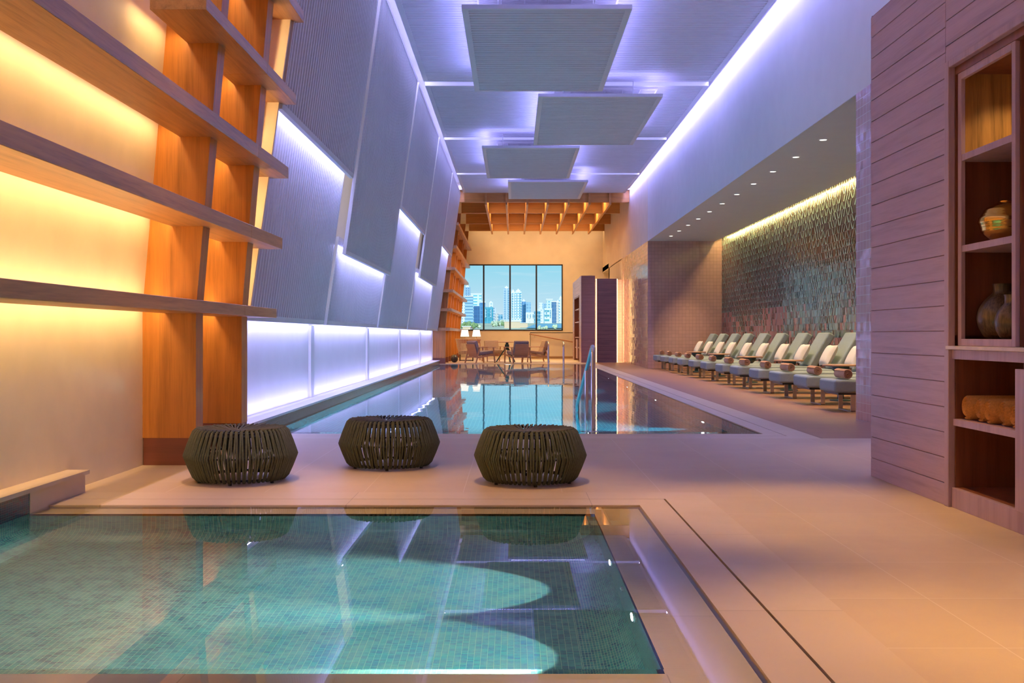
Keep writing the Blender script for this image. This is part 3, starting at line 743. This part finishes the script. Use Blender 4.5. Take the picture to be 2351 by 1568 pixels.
# ------------------------------------------------------------------ poufs
def rope_pouf():
    t = thing('rope_pouf', 'x', 'pouf', (0, 0, 0))
    N = 118; rt, rm, rb = .315, .378, .315; zt, zm, zb = .358, .182, .022
    mb = MB(); R = random.Random(5)
    for k in range(N):
        a = 2 * PI * k / N; s = (.28 if k % 2 else -.28) * 2 * PI / N; j = R.uniform(-.12, .12) * 2 * PI / N
        a1 = a + s + j; a2 = a + j; a3 = a - s * .9 + j
        def P(r, an, z): return (r * math.cos(an), r * math.sin(an), z)
        mb.tube([P(rt - .035, a1, zt - .004), P(rt - .012, a1, zt), P(rt + .004, a1, zt - .014), P((rt + rm) / 2 + .003, (a1 + a2) / 2, (zt + zm) / 2), P(rm - .002, a2, zm + .012), P(rm + .002, a2, zm), P(rm - .002, a2, zm - .012),
                 P((rb + rm) / 2 + .003, (a3 + a2) / 2, (zb + zm) / 2), P(rb + .006, a3, zb + .016), P(rb - .012, a3, zb - .002), P(rb - .03, a3, zb + .004)], .0076, 6, caps=False)
    mb.build('rope_sides', M_rope, t, smooth=True, local=True)
    mb = MB()
    for k in range(N // 2):
        a = 2 * PI * (k + .5) / (N // 2); b = a + R.uniform(.25, .5)
        pts = []
        for q in range(7):
            f = q / 6; r = (rt - .015) * (1 - f) + .012 * f; an = a + (b - a) * f * f
            pts.append((r * math.cos(an), r * math.sin(an), zt + .002 - .022 * math.sin(f * PI / 2) + .002 * (k % 3)))
        mb.tube(pts, .0068, 6, caps=False)
    mb.build('rope_top', M_ropet, t, smooth=True, local=True)
    mb = MB()
    for r, z in ((rt - .012, zt - .012), (rm - .012, zm), (rb - .014, zb + .01)):
        mb.tube([(r * math.cos(2 * PI * k / 48), r * math.sin(2 * PI * k / 48), z) for k in range(48)], .007, 6, closed=True)
    for k in range(8):
        a = 2 * PI * k / 8 + .2; c, s = math.cos(a), math.sin(a)
        mb.tube([(c * (rt - .02), s * (rt - .02), zt - .02), (c * (rm - .02), s * (rm - .02), zm), (c * (rb - .02), s * (rb - .02), zb + .01)], .006, 6)
    mb.lathe([(.28, -.006), (.28, .0)], (0, 0, zt - .038), 32)
    mb.build('frame', M_black, t, smooth=True, local=True)
    for k in range(6):
        a = 2 * PI * k / 6 + PI / 6; mb = MB(); mb.lathe([(.012, 0), (.012, .02)], (.285 * math.cos(a), .285 * math.sin(a), 0), 10); mb.build('foot', M_black, t, local=True)
    return t
p0 = rope_pouf()
for i, (x, y, lb) in enumerate(((-1.887, 7.23, 'olive green rope pouf on the left, in front of the oak shelving uprights'),
                                (-.953, 8.0, 'olive green rope pouf in the middle, set back nearer the long pool'),
                                (.112, 7.17, 'olive green rope pouf on the right, below the pool handrail'))):
    o = p0 if i == 0 else copy_tree(p0)
    o.location = (x, y, 0); o.rotation_euler = (0, 0, i * 1.1); tag(o, lb, 'pouf', 'three rope poufs')

# ------------------------------------------------------------------ plank cabinet (near)
def planks(mb, mbg, x, y0, y1, z0, z1, face=-1, p=.149, first=.134, g=.005, t=.02):
    """horizontal planks on a plane X=x, facing -X"""
    z = z0; h = first
    while z < z1 - .02:
        zt = min(z + h, z1); mb.box(x, x + t, y0, y1, z, zt - g); z = zt; h = p
    mbg.box(x + .008, x + t + .01, y0 + .002, y1 - .002, z0, z1 - .003)
t = thing('display_cabinet', 'tall plank clad wooden cabinet with open shelves at the right edge', 'cabinet', (2.9, 6.3, 0))
mb = MB(); g = MB()
planks(mb, g, 2.54, 6.155, 7.44, 0, 3.27)
z = 2.585
planks(mb, g, 2.54, 4.2, 6.15, 2.60, 3.27, first=.10)
mb.build('planks', M_cab, t, bevel=.0015, seg=1)
g.box(2.575, 3.2, 6.16, 7.42, 0, 3.25); g.box(2.575, 3.2, 4.2, 6.16, 2.62, 3.25); g.build('carcass', M_cabd, t)
mb = MB(); mb.box(2.545, 3.22, 7.425, 7.445, 0, 3.27); mb.build('end_panel', M_cab, t)
mb = MB(); mb.box(2.53, 2.57, 6.09, 6.15, 0, 2.60); mb.box(2.53, 2.57, 4.2, 6.09, 2.56, 2.60); mb.build('outer_frame', M_cabf, t, bevel=.003, seg=1)
# interior
mb = MB(); mb.box(2.57, 3.2, 6.08, 6.155, 1.0, 2.6); mb.build('side_panel', M_cabd, t)
mb = MB(); mb.box(2.60, 3.15, 6.062, 6.079, 2.05, 2.52); mb.build('veneer_panel', M_zebra, t)
mb = MB(); mb.box(3.18, 3.22, 4.2, 6.155, 0, 2.6); mb.build('back_panel', M_cabd, t)
mb = MB(); mb.box(2.57, 3.2, 4.2, 6.08, 2.515, 2.6); mb.build('top_board', M_cabd, t)
mb = MB(); mb.box(2.575, 2.60, 6.02, 6.065, .94, 2.52); mb.box(2.575, 2.60, 5.37, 5.41, .94, 2.52); mb.box(2.575, 2.60, 5.41, 6.02, 2.475, 2.52); mb.box(2.575, 2.60, 5.41, 6.02, .94, .98)
mb.build('inner_frame', M_cabf, t, bevel=.002, seg=1)
mb = MB(); mb.box(2.60, 3.2, 5.36, 5.39, .94, 2.52); mb.build('divider', M_cabd, t)
for z in (2.005, 1.48):
    mb = MB(); mb.box(2.58, 3.18, 5.39, 6.06, z, z + .037); mb.build('shelf', M_cabf, t)
mb = MB(); mb.box(2.58, 3.18, 5.39, 6.06, .94, .975); mb.build('shelf', M_cabd, t)
mb = MB(); mb.box(2.525, 3.19, 4.2, 6.12, .918, .939); mb.build('countertop', M_stonet, t, bevel=.003)
mb = MB(); mb.box(2.55, 2.58, 4.2, 6.09, .862, .918); mb.box(2.55, 2.58, 4.2, 6.09, 0, .115); mb.build('rail', M_cabf, t, bevel=.002, seg=1)
mb = MB(); mb.box(2.57, 3.2, 6.08, 6.155, 0, .9); mb.box(2.57, 3.2, 5.24, 5.27, .115, .862); mb.box(2.58, 3.2, 5.24, 6.08, .09, .115); mb.build('lower_carcass', M_cabd, t)
mb = MB(); mb.box(2.555, 3.18, 5.24, 6.08, .477, .515); mb.build('shelf', M_cabf, t)
mb = MB(); mb.box(2.535, 2.56, 4.3, 5.29, .112, .83); mb.build('door', M_cabf, t, bevel=.002, seg=1)
# towels in the cabinet (axis along X)
tl = ['leftmost', 'second from left', 'third from left', 'fourth from left', 'rightmost']
T1 = None
for i, y in enumerate((5.985, 5.84, 5.70, 5.555, 5.41)):
    if T1 is None:
        mb = towel_mb(.072, .5, 3.6, 1.0); mb.xf(Matrix.Rotation(PI / 2, 4, 'Z')); T1 = mb.build('rolled_towel', M_towelo, None, smooth=True); q = T1
    else: q = T1.copy(); C.objects.link(q)
    s = (1.04, .97, 1.0, 1.02, .93)[i]; q.scale = (1, s * .96, s)
    q.location = (2.84 + (i % 2) * .012, y, .516)
    tag(q, 'rolled ochre towel on the cabinet shelf, %s of the five' % tl[i], 'towel', 'towels in the cabinet')
# vases
prof = []
for i in range(41):
    a = -PI / 2 + PI * i / 40
    r = .148 * math.cos(a) * (1 + .035 * (1 if (i // 4) % 2 else -.0)); r = max(r, .045)
    prof.append((r, .118 + .118 * math.sin(a)))
mb = MB(); mb.lathe(prof, (2.775, 5.88, 1.518), 40)
tag(mb.build('brass_vase', M_brass, None, smooth=True), 'round ribbed brass vase on the upper middle shelf of the near cabinet', 'vase')
def jar(c, R, H, neck):
    pr = [(.05 * R / .14, 0)]
    for i in range(1, 22):
        f = i / 22; z = H * f
        r = R * math.sin(min(1, (f * .93 + .16)) ** 1.05 * PI) ** .62 if f < .93 else neck
        pr.append((max(r, neck * .98), z))
    pr.append((neck * 1.06, H)); pr.append((neck * .85, H)); pr.append((neck * .8, H - .05))
    m = MB(); m.lathe(pr, c, 40); return m
tag(jar((2.76, 5.90, .976), .137, .315, .052).build('round_jar', M_vase, None, smooth=True), 'larger dark bronze round jar at the back of the cabinet shelf', 'vase', 'bronze jars in the cabinet')
tag(jar((2.705, 5.66, .976), .096, .245, .046).build('round_jar', M_vase, None, smooth=True), 'smaller dark bronze round jar in front on the cabinet shelf', 'vase', 'bronze jars in the cabinet')

# ------------------------------------------------------------------ far cabinet and shower screen
t = thing('display_cabinet', 'distant plank clad cabinet standing past the end of the long pool', 'cabinet', (2.7, 41, 0))
mb = MB(); g = MB(); planks(mb, g, 2.47, 38.42, 39.6, 0, 3.2); planks(mb, g, 2.47, 42.6, 43.9, 0, 3.2); planks(mb, g, 2.47, 39.6, 42.6, 2.5, 3.2, first=.1); mb.build('planks', M_cab, t)
g.box(2.50, 2.98, 38.42, 39.6, 0, 3.19); g.box(2.50, 2.98, 42.6, 43.9, 0, 3.19); g.box(2.50, 2.98, 39.6, 42.6, 2.52, 3.19); g.box(2.9, 2.98, 39.6, 42.6, 0, 3.19); g.build('carcass', M_cabd, t)
mb = MB()
z = 0
while z < 3.19: mb.box(2.475, 2.98, 38.40, 38.42, z, min(3.2, z + .149) - .004); z += .149
mb.build('end_planks', wood('plum_end_plank', (.36, .19, .16), 'x', .45, .2), t)
mb = MB(); mb.box(2.46, 2.5, 39.55, 39.62, 0, 2.52); mb.box(2.46, 2.5, 42.58, 42.65, 0, 2.52); mb.box(2.46, 2.5, 39.55, 42.65, 2.46, 2.52); mb.build('outer_frame', M_cabd, t)
for z in (.5, .9, 1.5, 2.0): mb = MB(); mb.box(2.49, 2.9, 39.62, 42.58, z, z + .04); mb.build('shelf', M_cabf, t)
mb = MB(); mb.box(2.46, 2.5, 40.6, 41.5, .1, .85); mb.build('door', M_cabf, t)
mb = MB(); mb.lathe([(.04, 0), (.12, .06), (.14, .13), (.12, .2), (.05, .26)], (2.68, 41.2, 1.541), 20)
tag(mb.build('brass_vase', M_brass, None, smooth=True), 'small round brass vase on the shelf of the distant cabinet', 'vase')
t = thing('shower_screen', 'dark horizontal slat screen with warm light strips along both edges', 'screen', (3.43, 38.65, 0))
mb = MB(); z = 0
while z < 3.08: mb.box(3.06, 3.80, 38.60, 38.63, z, min(z + .149, 3.1) - .006); z += .149
mb.build('slats', M_plankd, t)
mb = MB(); mb.box(3.08, 3.78, 38.63, 38.69, 0, 3.09); mb.build('backing', M_dark, t)
for a, b in ((3.03, 3.056), (3.804, 3.83)): mb = MB(); mb.box(a, b, 38.64, 38.66, .01, 3.09); mb.build('light_strip', M_ledw, t)

# ------------------------------------------------------------------ rails
def arc_pts(a, b, c, n=6):
    a, b, c = Vector(a), Vector(b), Vector(c); return [tuple(a * (1 - f) ** 2 + b * 2 * f * (1 - f) + c * f * f) for f in [i / n for i in range(n + 1)]]
t = thing('pool_handrail', 'polished steel handrail sloping down the steps of the long pool', 'handrail', (.83, 11, 0))
x = .83
pts = [(x, 10.95, 0), (x, 10.95, .78)] + arc_pts((x, 10.95, .80), (x, 10.95, .90), (x, 11.06, .875)) + [(x, 13.55, .14)] + arc_pts((x, 13.55, .14), (x, 13.75, .08), (x, 13.72, -.05)) + [(x, 13.7, -.9)]
mb = MB(); mb.tube(pts, .024, 14); mb.build('rail', M_steel, t, smooth=True)
mb = MB(); mb.tube([(x, 11.95, .60), (x, 11.95, -.7)], .022, 12); mb.build('post', M_steel, t, smooth=True)
mb = MB(); mb.lathe([(.055, 0), (.055, .012), (.03, .022)], (x, 10.95, -.02), 24); mb.build('flange', M_steel, t, smooth=True)
for X_, lb in ((1.2, 'left'), (1.73, 'right')):
    mb = MB(); mb.tube([(X_, 36.75, 0), (X_, 36.75, .6)] + arc_pts((X_, 36.75, .6), (X_, 36.7, .82), (X_, 36.5, .76)) + arc_pts((X_, 36.5, .76), (X_, 36.2, .74), (X_, 36.15, .5)) + [(X_, 36.12, -.9)], .022, 10)
    tag(mb.build('ladder_rail', M_steel, None, smooth=True), 'polished steel ladder rail at the far pool end, %s of the pair' % lb, 'ladder rail', 'far ladder rails')

# ------------------------------------------------------------------ far lounge furniture
def armchair(loc, az, cushion, lb):
    """az: facing direction angle from +Y towards +X, degrees"""
    t = thing('lounge_armchair', lb, 'armchair', loc, 'lounge armchairs', -math.radians(az))
    w2 = .33
    mb = MB(); mb.box(-w2 + .05, w2 - .05, -.28, .36, -.06, .06); mb.xf(Matrix.Translation((0, 0, .36)) @ Matrix.Rotation(math.radians(6), 4, 'X')); mb.build('seat_cushion', cushion, t, bevel=.03, seg=3, local=True, smooth=True)
    mb = MB(); mb.box(-w2 + .05, w2 - .05, -.06, .06, 0, .46); mb.xf(Matrix.Translation((0, -.27, .36)) @ Matrix.Rotation(math.radians(18), 4, 'X')); mb.build('back_cushion', cushion, t, bevel=.03, seg=3, local=True, smooth=True)
    mb = MB(); mb.box(-w2 + .07, w2 - .07, -.012, .012, -.06, .40); mb.xf(Matrix.Translation((0, -.355, .30)) @ Matrix.Rotation(math.radians(18), 4, 'X')); mb.build('back_board', M_teak, t, local=True)
    mb = MB(); mb.box(-w2, w2, -.02, .02, .27, .31); mb.box(-w2, w2, .34, .37, .27, .31); mb.bar((-w2, -.42, .2), (-w2, .36, .30), .03, .05); mb.bar((w2, -.42, .2), (w2, .36, .30), .03, .05); mb.bar((-w2, -.39, .22), (w2, -.39, .22), .04, .05); mb.build('seat_frame', M_teak, t, local=True)
    for s in (-1, 1):
        mb = MB(); mb.bar((s * (w2 + .01), -.47, 0), (s * (w2 + .01), -.30, .56), .035, .04); mb.build('leg', M_teak, t, local=True)
        mb = MB(); mb.bar((s * (w2 + .01), .38, 0), (s * (w2 + .01), .31, .56), .035, .04); mb.build('leg', M_teak, t, local=True)
        mb = MB(); mb.box(s * (w2 + .01) - .035, s * (w2 + .01) + .035, -.42, .42, .56, .58); mb.build('armrest', M_teak, t, bevel=.008, local=True)
armchair((-1.2, 38.0, 0), 52, M_mauve, 'teak armchair nearest the left shelving, its back half turned to the pool')
armchair((-.78, 40.1, 0), 165, M_tan, 'teak armchair with taupe cushion facing the pool behind the round table')
armchair((.12, 37.9, 0), -22, M_mauve, 'teak armchair seen from behind at the pool end, in front of the round table')
armchair((.78, 39.4, 0), -105, M_tan, 'teak armchair at the right of the lounge, seen from the side')
t = thing('round_table', 'round table with thin wooden top on splayed dark teal legs among the armchairs', 'table', (-.26, 39.2, 0))
mb = MB(); mb.lathe([(.44, .735), (.46, .745), (.46, .758), (.45, .762)], (-.26, 39.2, 0), 36); mb.build('table_top', M_teak, t, smooth=True)
mb = MB(); mb.box(-.31, -.21, 39.15, 39.25, .46, .735); mb.box(-.34, -.18, 39.12, 39.28, .54, .66); mb.build('hub', M_tealm, t)
for k in range(3):
    a = 2 * PI * k / 3 + PI * 1.5 / 1 + .3; mb = MB(); mb.bar((-.26 + .04 * math.cos(a), 39.2 + .04 * math.sin(a), .54), (-.26 + .42 * math.cos(a), 39.2 + .42 * math.sin(a), 0), .05, .04); mb.build('leg', M_tealm, t)
# rope high-back chair
t = thing('rope_chair', 'high backed chair of cream vertical ropes on black metal legs beside the shelving', 'chair', (-1.85, 40.6, 0))
mb = MB()
n = 34
for k in range(n + 1):
    a = PI * (k / n) + PI; cx = math.cos(a); sy = math.sin(a)
    sx = 1 if abs(cx) < .9 else 1
    def sup(v, e=.6): return math.copysign(abs(v) ** e, v)
    mb.tube([(-1.85 + .30 * sup(cx), 40.7 + .26 * sup(sy), .26), (-1.85 + .36 * sup(cx), 40.7 + .32 * sup(sy), .55), (-1.85 + .42 * sup(cx), 40.7 + .36 * sup(sy), .85)], .008, 6)
mb.build('rope_back', M_creamr, t, smooth=True)
mb = MB(); mb.tube([(-1.85 + .42 * sup(math.cos(PI + PI * k / 30)), 40.7 + .36 * sup(math.sin(PI + PI * k / 30)), .86) for k in range(31)], .014, 8); mb.build('top_rail', M_creamr, t, smooth=True)
mb = MB(); mb.box(-2.12, -1.58, 40.45, 41.05, .28, .42); mb.build('seat_cushion', M_tan, t, bevel=.03, smooth=True)
for a, b in ((-2.1, 40.45), (-1.6, 40.45), (-2.1, 41.0), (-1.6, 41.0)):
    mb = MB(); mb.tube([(a, b, .27), (a, b, 0)], .012, 8); mb.build('leg', M_black, t)
mb = MB(); mb.tube([(-2.1, 40.45, .03), (-1.6, 40.45, .03)], .01, 8); mb.tube([(-2.1, 41.0, .03), (-1.6, 41.0, .03)], .01, 8); mb.build('stretcher', M_black, t)
t = thing('console_table', 'wooden console table carrying two white table lamps behind the rope chair', 'console table', (-1.78, 42.1, 0))
mb = MB(); mb.box(-2.24, -1.32, 41.9, 42.3, .80, .84); mb.build('table_top', M_teak, t, bevel=.006)
mb = MB(); mb.box(-2.20, -1.36, 41.93, 42.27, .68, .80); mb.build('drawer_box', M_teak, t)
for a in (-2.2, -1.39):
    for b in (41.93, 42.23): mb = MB(); mb.box(a, a + .04, b, b + .04, 0, .68); mb.build('leg', M_teak, t)
for x, lb in ((-1.98, 'left'), (-1.51, 'right')):
    t = thing('table_lamp', 'table lamp with tapered white shade on the console, %s one of two' % lb, 'lamp', (x, 42.1, .84), 'console lamps')
    mb = MB(); mb.lathe([(.06, 0), (.06, .01), (.012, .02), (.012, .15)], (x, 42.1, .841), 20); mb.build('base', M_brass, t, smooth=True)
    mb = MB(); mb.lathe([(.175, .11), (.13, .38)], (x, 42.1, .841), 28); mb.build('lamp_shade', M_shade, t, smooth=True)
for x, y, lb in ((-2.2, 38.6, 'black round lantern ball on the floor beside the far shelving'), (-2.33, 40.9, 'second dark round lantern half hidden behind the shelving upright')):
    mb = MB(); R_ = .125; mb.lathe([(R_ * math.cos(-PI / 2 + PI * i / 16 * .9) + .01, R_ + R_ * math.sin(-PI / 2 + PI * i / 16 * .9)) for i in range(17)], (x, y, 0), 24)
    tag(mb.build('round_lantern', plain('dark_bronze', (.04, .03, .03), .35) if y < 40 else bpy.data.materials['dark_bronze'], None, smooth=True), lb, 'lantern')
# ramp
mb = MB(); mb.box(.72, 4.07, 45.0, 45.12, 0, 1.10); struct('wall_ramp', mb, M_cream)
mb = MB(); mb.box(.74, 4.07, 44.985, 45.0, 0, .1); struct('baseboard_ramp', mb, wood('baseboard_wood', (.45, .28, .14), 'x'))
mb = MB(); mb.bar((.70, 45.06, 1.115), (4.05, 45.06, 1.115), .03, .03); tag(mb.build('cap_rail', M_black), 'thin dark rail capping the cream ramp wall below the window', 'rail')
t = thing('ramp_handrail', 'sloping wooden handrail on steel brackets along the cream ramp wall', 'handrail', (1.6, 44.9, 0))
mb = MB(); mb.tube([(.66, 44.88, 1.06), (2.46, 44.88, .73), (3.9, 44.88, .45)], .028, 10); mb.build('rail', M_teak, t, smooth=True)
for x in (.88, 2.1, 3.3):
    z = 1.06 - (x - .66) * .183; mb = MB(); mb.tube([(x, 44.88, z - .03), (x, 44.9, z - .09), (x, 44.995, z - .09)], .01, 8); mb.build('bracket', M_steel, t)
mb = MB(); mb.tube([(.70, 44.95, 1.12), (.70, 44.95, 0)], .012, 8); mb.build('post', M_black, t)

# ------------------------------------------------------------------ city outside the window
def gz(D): return 1.7 + .01267 * (D - 150)
def ppt(x, y, D): return ((x - 1180) * D / F, 1 + (770 - y) * D / F)
mb = MB()
for a, b in ((60, 150), (150, 1900)):
    mb.quad((-900, a, gz(a)), (900, a, gz(a)), (900, b, gz(b)), (-900, b, gz(b)))
tag(mb.build('city_ground', plain('sandy_ground', srgb(196, 200, 170), .9, .35, .05), None), 'pale sandy and green ground beyond the window', 'ground')['kind'] = 'stuff'
mb = MB(); mb.poly([(2, 186, gz(186) + .15), (30, 186, gz(186) + .15), (60, 480, gz(480) + .4), (12, 560, gz(560) + .4), (6, 330, gz(330) + .3)])
M_lag = plain('lagoon_water', srgb(70, 150, 190), .25, .1, .02)
tag(mb.build('lagoon', M_lag), 'blue lagoon in front of the skyline, at the lower right of the window', 'lagoon')
FAC = {}
def facade(c1, c2, w_, h_, ms):
    k = (c1, c2, w_, h_, ms)
    if k not in FAC:
        hazed = lambda c: tuple(v * .72 + q * .28 for v, q in zip(c, (205, 228, 242)))  # blends distance haze into the facade colours
        c1, c2 = hazed(c1), hazed(c2)
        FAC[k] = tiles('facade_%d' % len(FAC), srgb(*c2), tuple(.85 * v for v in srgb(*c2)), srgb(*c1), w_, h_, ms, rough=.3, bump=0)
    return FAC[k]
def bld(cx0, cx1, cyt, D, c1, c2, w_=4, h_=3.4, ms=.9, cap=None, bands=0, lb=''):
    x0, zt = ppt(1050 + cx0 / 8.71, 590 + cyt / 8.71, D); x1, _ = ppt(1050 + cx1 / 8.71, 700, D)
    dep = (x1 - x0) * .9; zb = gz(D) - 2
    t = thing('tower_block', lb, 'building', ((x0 + x1) / 2, D, zb))
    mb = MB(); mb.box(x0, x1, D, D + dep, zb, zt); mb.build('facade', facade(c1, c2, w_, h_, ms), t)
    if cap:
        mb = MB()
        if cap == 'dome':
            r = (x1 - x0) * .3; mb.lathe([(r * math.cos(i * PI / 16), r * math.sin(i * PI / 16)) for i in range(9)], ((x0 + x1) / 2, D + dep / 2, zt), 16)
        elif cap == 'step': mb.box(x0 + (x1 - x0) * .2, x1 - (x1 - x0) * .2, D + 1, D + dep - 1, zt, zt + 1.8); mb.box(x0 + (x1 - x0) * .4, x1 - (x1 - x0) * .4, D + 2, D + dep - 2, zt + 1.8, zt + 3.2)
        elif cap == 'frame': mb.box(x0 - .5, x1 + .5, D - .5, D + dep, zt, zt + 1.2)
        mb.build('roof', plain('roof_white_' + cap, srgb(240, 246, 250), .6) if 'roof_white_' + cap not in bpy.data.materials else bpy.data.materials['roof_white_' + cap], t)
    for b in range(bands):
        f0 = (b + .35) / bands; f1 = (b + .65) / bands
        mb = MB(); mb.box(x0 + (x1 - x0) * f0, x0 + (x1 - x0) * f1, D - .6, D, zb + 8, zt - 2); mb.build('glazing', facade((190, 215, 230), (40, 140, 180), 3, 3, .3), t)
WH = (238, 244, 248)
bld(90, 150, 910, 1330, WH, (140, 170, 190), lb='pale slab block at the very left of the window, beside the shelving')
bld(145, 258, 600, 1420, (130, 170, 205), (60, 110, 160), 3, 3, .8, cap='step', lb='tall steel blue tower at the left edge of the skyline')
bld(155, 312, 795, 1200, (150, 195, 225), (50, 120, 175), 40, 3.6, 1.3, cap='frame', lb='broad blue tower with white horizontal stripes at the left')
bld(275, 482, 748, 1400, (225, 238, 245), (70, 190, 215), 8, 4, 1.2, cap='frame', lb='white block with cyan glazing behind the striped tower')
bld(325, 442, 982, 1150, (20, 80, 150), (10, 65, 135), 5, 4, .3, lb='deep blue glass block with curved white edge')
bld(442, 556, 912, 1210, (60, 130, 190), (30, 100, 170), 3, 5, .5, cap='frame', lb='mid blue block right of the curved glass block')
bld(520, 716, 1002, 1100, (60, 160, 190), (20, 140, 175), 4, 5, .4, bands=2, lb='wide teal glass block in the second window pane')
bld(635, 711, 905, 1380, WH, (150, 190, 210), cap='dome', lb='slim white tower with a small dome')
bld(715, 776, 1018, 1350, (200, 210, 220), (100, 150, 190), lb='grey and blue block right of the teal glass block')
bld(750, 822, 1132, 1200, (205, 200, 195), (150, 160, 170), lb='low beige block left of the tallest tower')
bld(822, 906, 1152, 1220, (120, 180, 210), (30, 120, 170), 4, 4, .6, lb='low blue block left of the tallest tower')
bld(925, 1040, 625, 1450, (185, 210, 235), (110, 160, 215), 5, 3.2, 1.1, cap='step', bands=2, lb='tallest pale blue residential tower in the middle')
bld(1030, 1082, 645, 1470, (200, 220, 240), (150, 185, 220), lb='pale slab attached to the tallest tower')
bld(1075, 1152, 700, 1300, WH, (90, 170, 210), 3.5, 3.2, 1.0, cap='step', bands=2, lb='left half of the white and blue twin tower')
bld(1150, 1282, 690, 1290, WH, (90, 180, 215), 3.5, 3.2, 1.0, cap='step', bands=2, lb='right half of the white and blue twin tower')
bld(1284, 1372, 890, 1320, (90, 150, 200), (60, 125, 190), 4, 4, .5, cap='step', lb='blue glass tower right of the twin tower')
bld(1372, 1470, 905, 1400, (140, 190, 220), (110, 165, 210), 4, 4, .6, lb='paler blue slab behind the blue glass tower')
bld(1370, 1542, 1108, 1180, (240, 235, 225), (170, 185, 195), 5, 3.6, 1.6, bands=3, lb='wide cream block low in the third pane')
bld(1536, 1662, 1082, 1160, (120, 180, 205), (30, 120, 160), 6, 4, .6, bands=1, lb='slanted dark glass block by the third mullion')
bld(1635, 1702, 912, 1390, WH, (200, 215, 225), lb='slim white tower in the fourth pane')
bld(1600, 1722, 1042, 1300, WH, (190, 205, 215), lb='low white stepped block in the fourth pane')
bld(1700, 1792, 930, 1420, (150, 190, 215), (100, 160, 200), lb='pale blue block behind in the fourth pane')
bld(1745, 1892, 1022, 1140, (235, 245, 245), (60, 160, 175), 8, 5, 1.5, bands=2, lb='white framed block with two teal glass bays')
bld(1780, 1900, 855, 1370, (210, 230, 238), (90, 170, 200), 4, 3.6, 1.0, cap='frame', lb='teal and white tower behind the framed block')
bld(1886, 1978, 900, 1300, (70, 110, 160), (35, 90, 150), 5, 5, .5, cap='frame', lb='dark blue curved tower near the right window frame')
bld(1975, 2052, 905, 1350, (225, 215, 205), (170, 175, 180), cap='step', lb='beige tower near the right window frame')
bld(2030, 2110, 830, 1250, WH, (120, 180, 210), cap='step', lb='white and blue tower at the right edge of the skyline')
def tree(x, D, s, lb, col):
    z = gz(D); t = thing('leafy_tree', lb, 'tree', (x, D, z), 'trees outside the window')
    mb = MB(); mb.tube([(x, D, z - .3), (x, D, z + s * .6)], .12 * s, 7); mb.build('trunk', bpy.data.materials.get('bark') or plain('bark', (.2, .13, .08), .9), t)
    mb = MB(); R = random.Random(int(x * 31 + D))
    for k in range(9):
        c = (x + R.uniform(-.8, .8) * s, D + R.uniform(-.6, .6) * s, z + s * R.uniform(.5, 1.2)); r = s * R.uniform(.3, .5)
        mb.lathe([(max(.01, r * math.cos(-PI / 2 + PI * i / 6) * R.uniform(.85, 1.1)), r * math.sin(-PI / 2 + PI * i / 6)) for i in range(7)], c, 9)
    n_ = 'foliage_%d' % col
    cc = [srgb(110, 140, 85), srgb(175, 190, 160), srgb(170, 90, 140)][col]
    mb.build('crown', bpy.data.materials.get(n_) or plain(n_, tuple(min(1, v * 1.3 + .05) for v in cc), .9, .3, 1.0), t)
for i, (px, D, s, lb, c) in enumerate(((1070, 170, 1.2, 'rounded green tree at the lower left corner of the window', 0), (1086, 165, 1.1, 'dark green tree right of the corner tree', 0),
        (1079, 190, 1.0, 'tree with magenta blossom between two green trees', 2), (1098, 210, 1.0, 'grey green tree by the first mullion', 1),
        (1132, 260, 1.6, 'pale green palm thicket in the second pane, left part', 1), (1146, 300, 1.8, 'pale green palm thicket in the second pane, middle part', 1),
        (1158, 240, 1.2, 'bright green tree near the middle mullion', 0), (1152, 350, 2.2, 'palm grove behind the bright green tree', 1),
        (1240, 170, .7, 'low palm at the near shore of the lagoon, left one', 1), (1252, 172, .7, 'low palm at the near shore of the lagoon, middle one', 1), (1274, 170, .9, 'low palm at the near shore of the lagoon, right one', 1))):
    tree((px - 1180) * D / F, D, s * (.7 if c == 0 else .6), lb, c)
for px, D, w_, h_, lb in ((1176, 210, 3.2, 1.3, 'low sand coloured villa below the middle mullion'), (1196, 230, 3.0, 1.0, 'low flat pavilion left of the lagoon'), (1071, 158, 1.2, .5, 'small white shed among the trees at the lower left')):
    x = (px - 1180) * D / F; mb = MB(); z = gz(D); mb.box(x - w_ / 2, x + w_ / 2, D, D + w_, z - .5, z + h_)
    t = thing('low_house', lb, 'building', (x, D, z)); mb.build('wall', bpy.data.materials.get('villa_wall') or plain('villa_wall', srgb(226, 205, 175), .8), t)
    mb = MB(); mb.box(x - w_ / 2 - .1, x + w_ / 2 + .1, D - .1, D + w_ + .1, z + h_, z + h_ + .12); mb.build('roof', bpy.data.materials.get('roof_white_frame'), t)
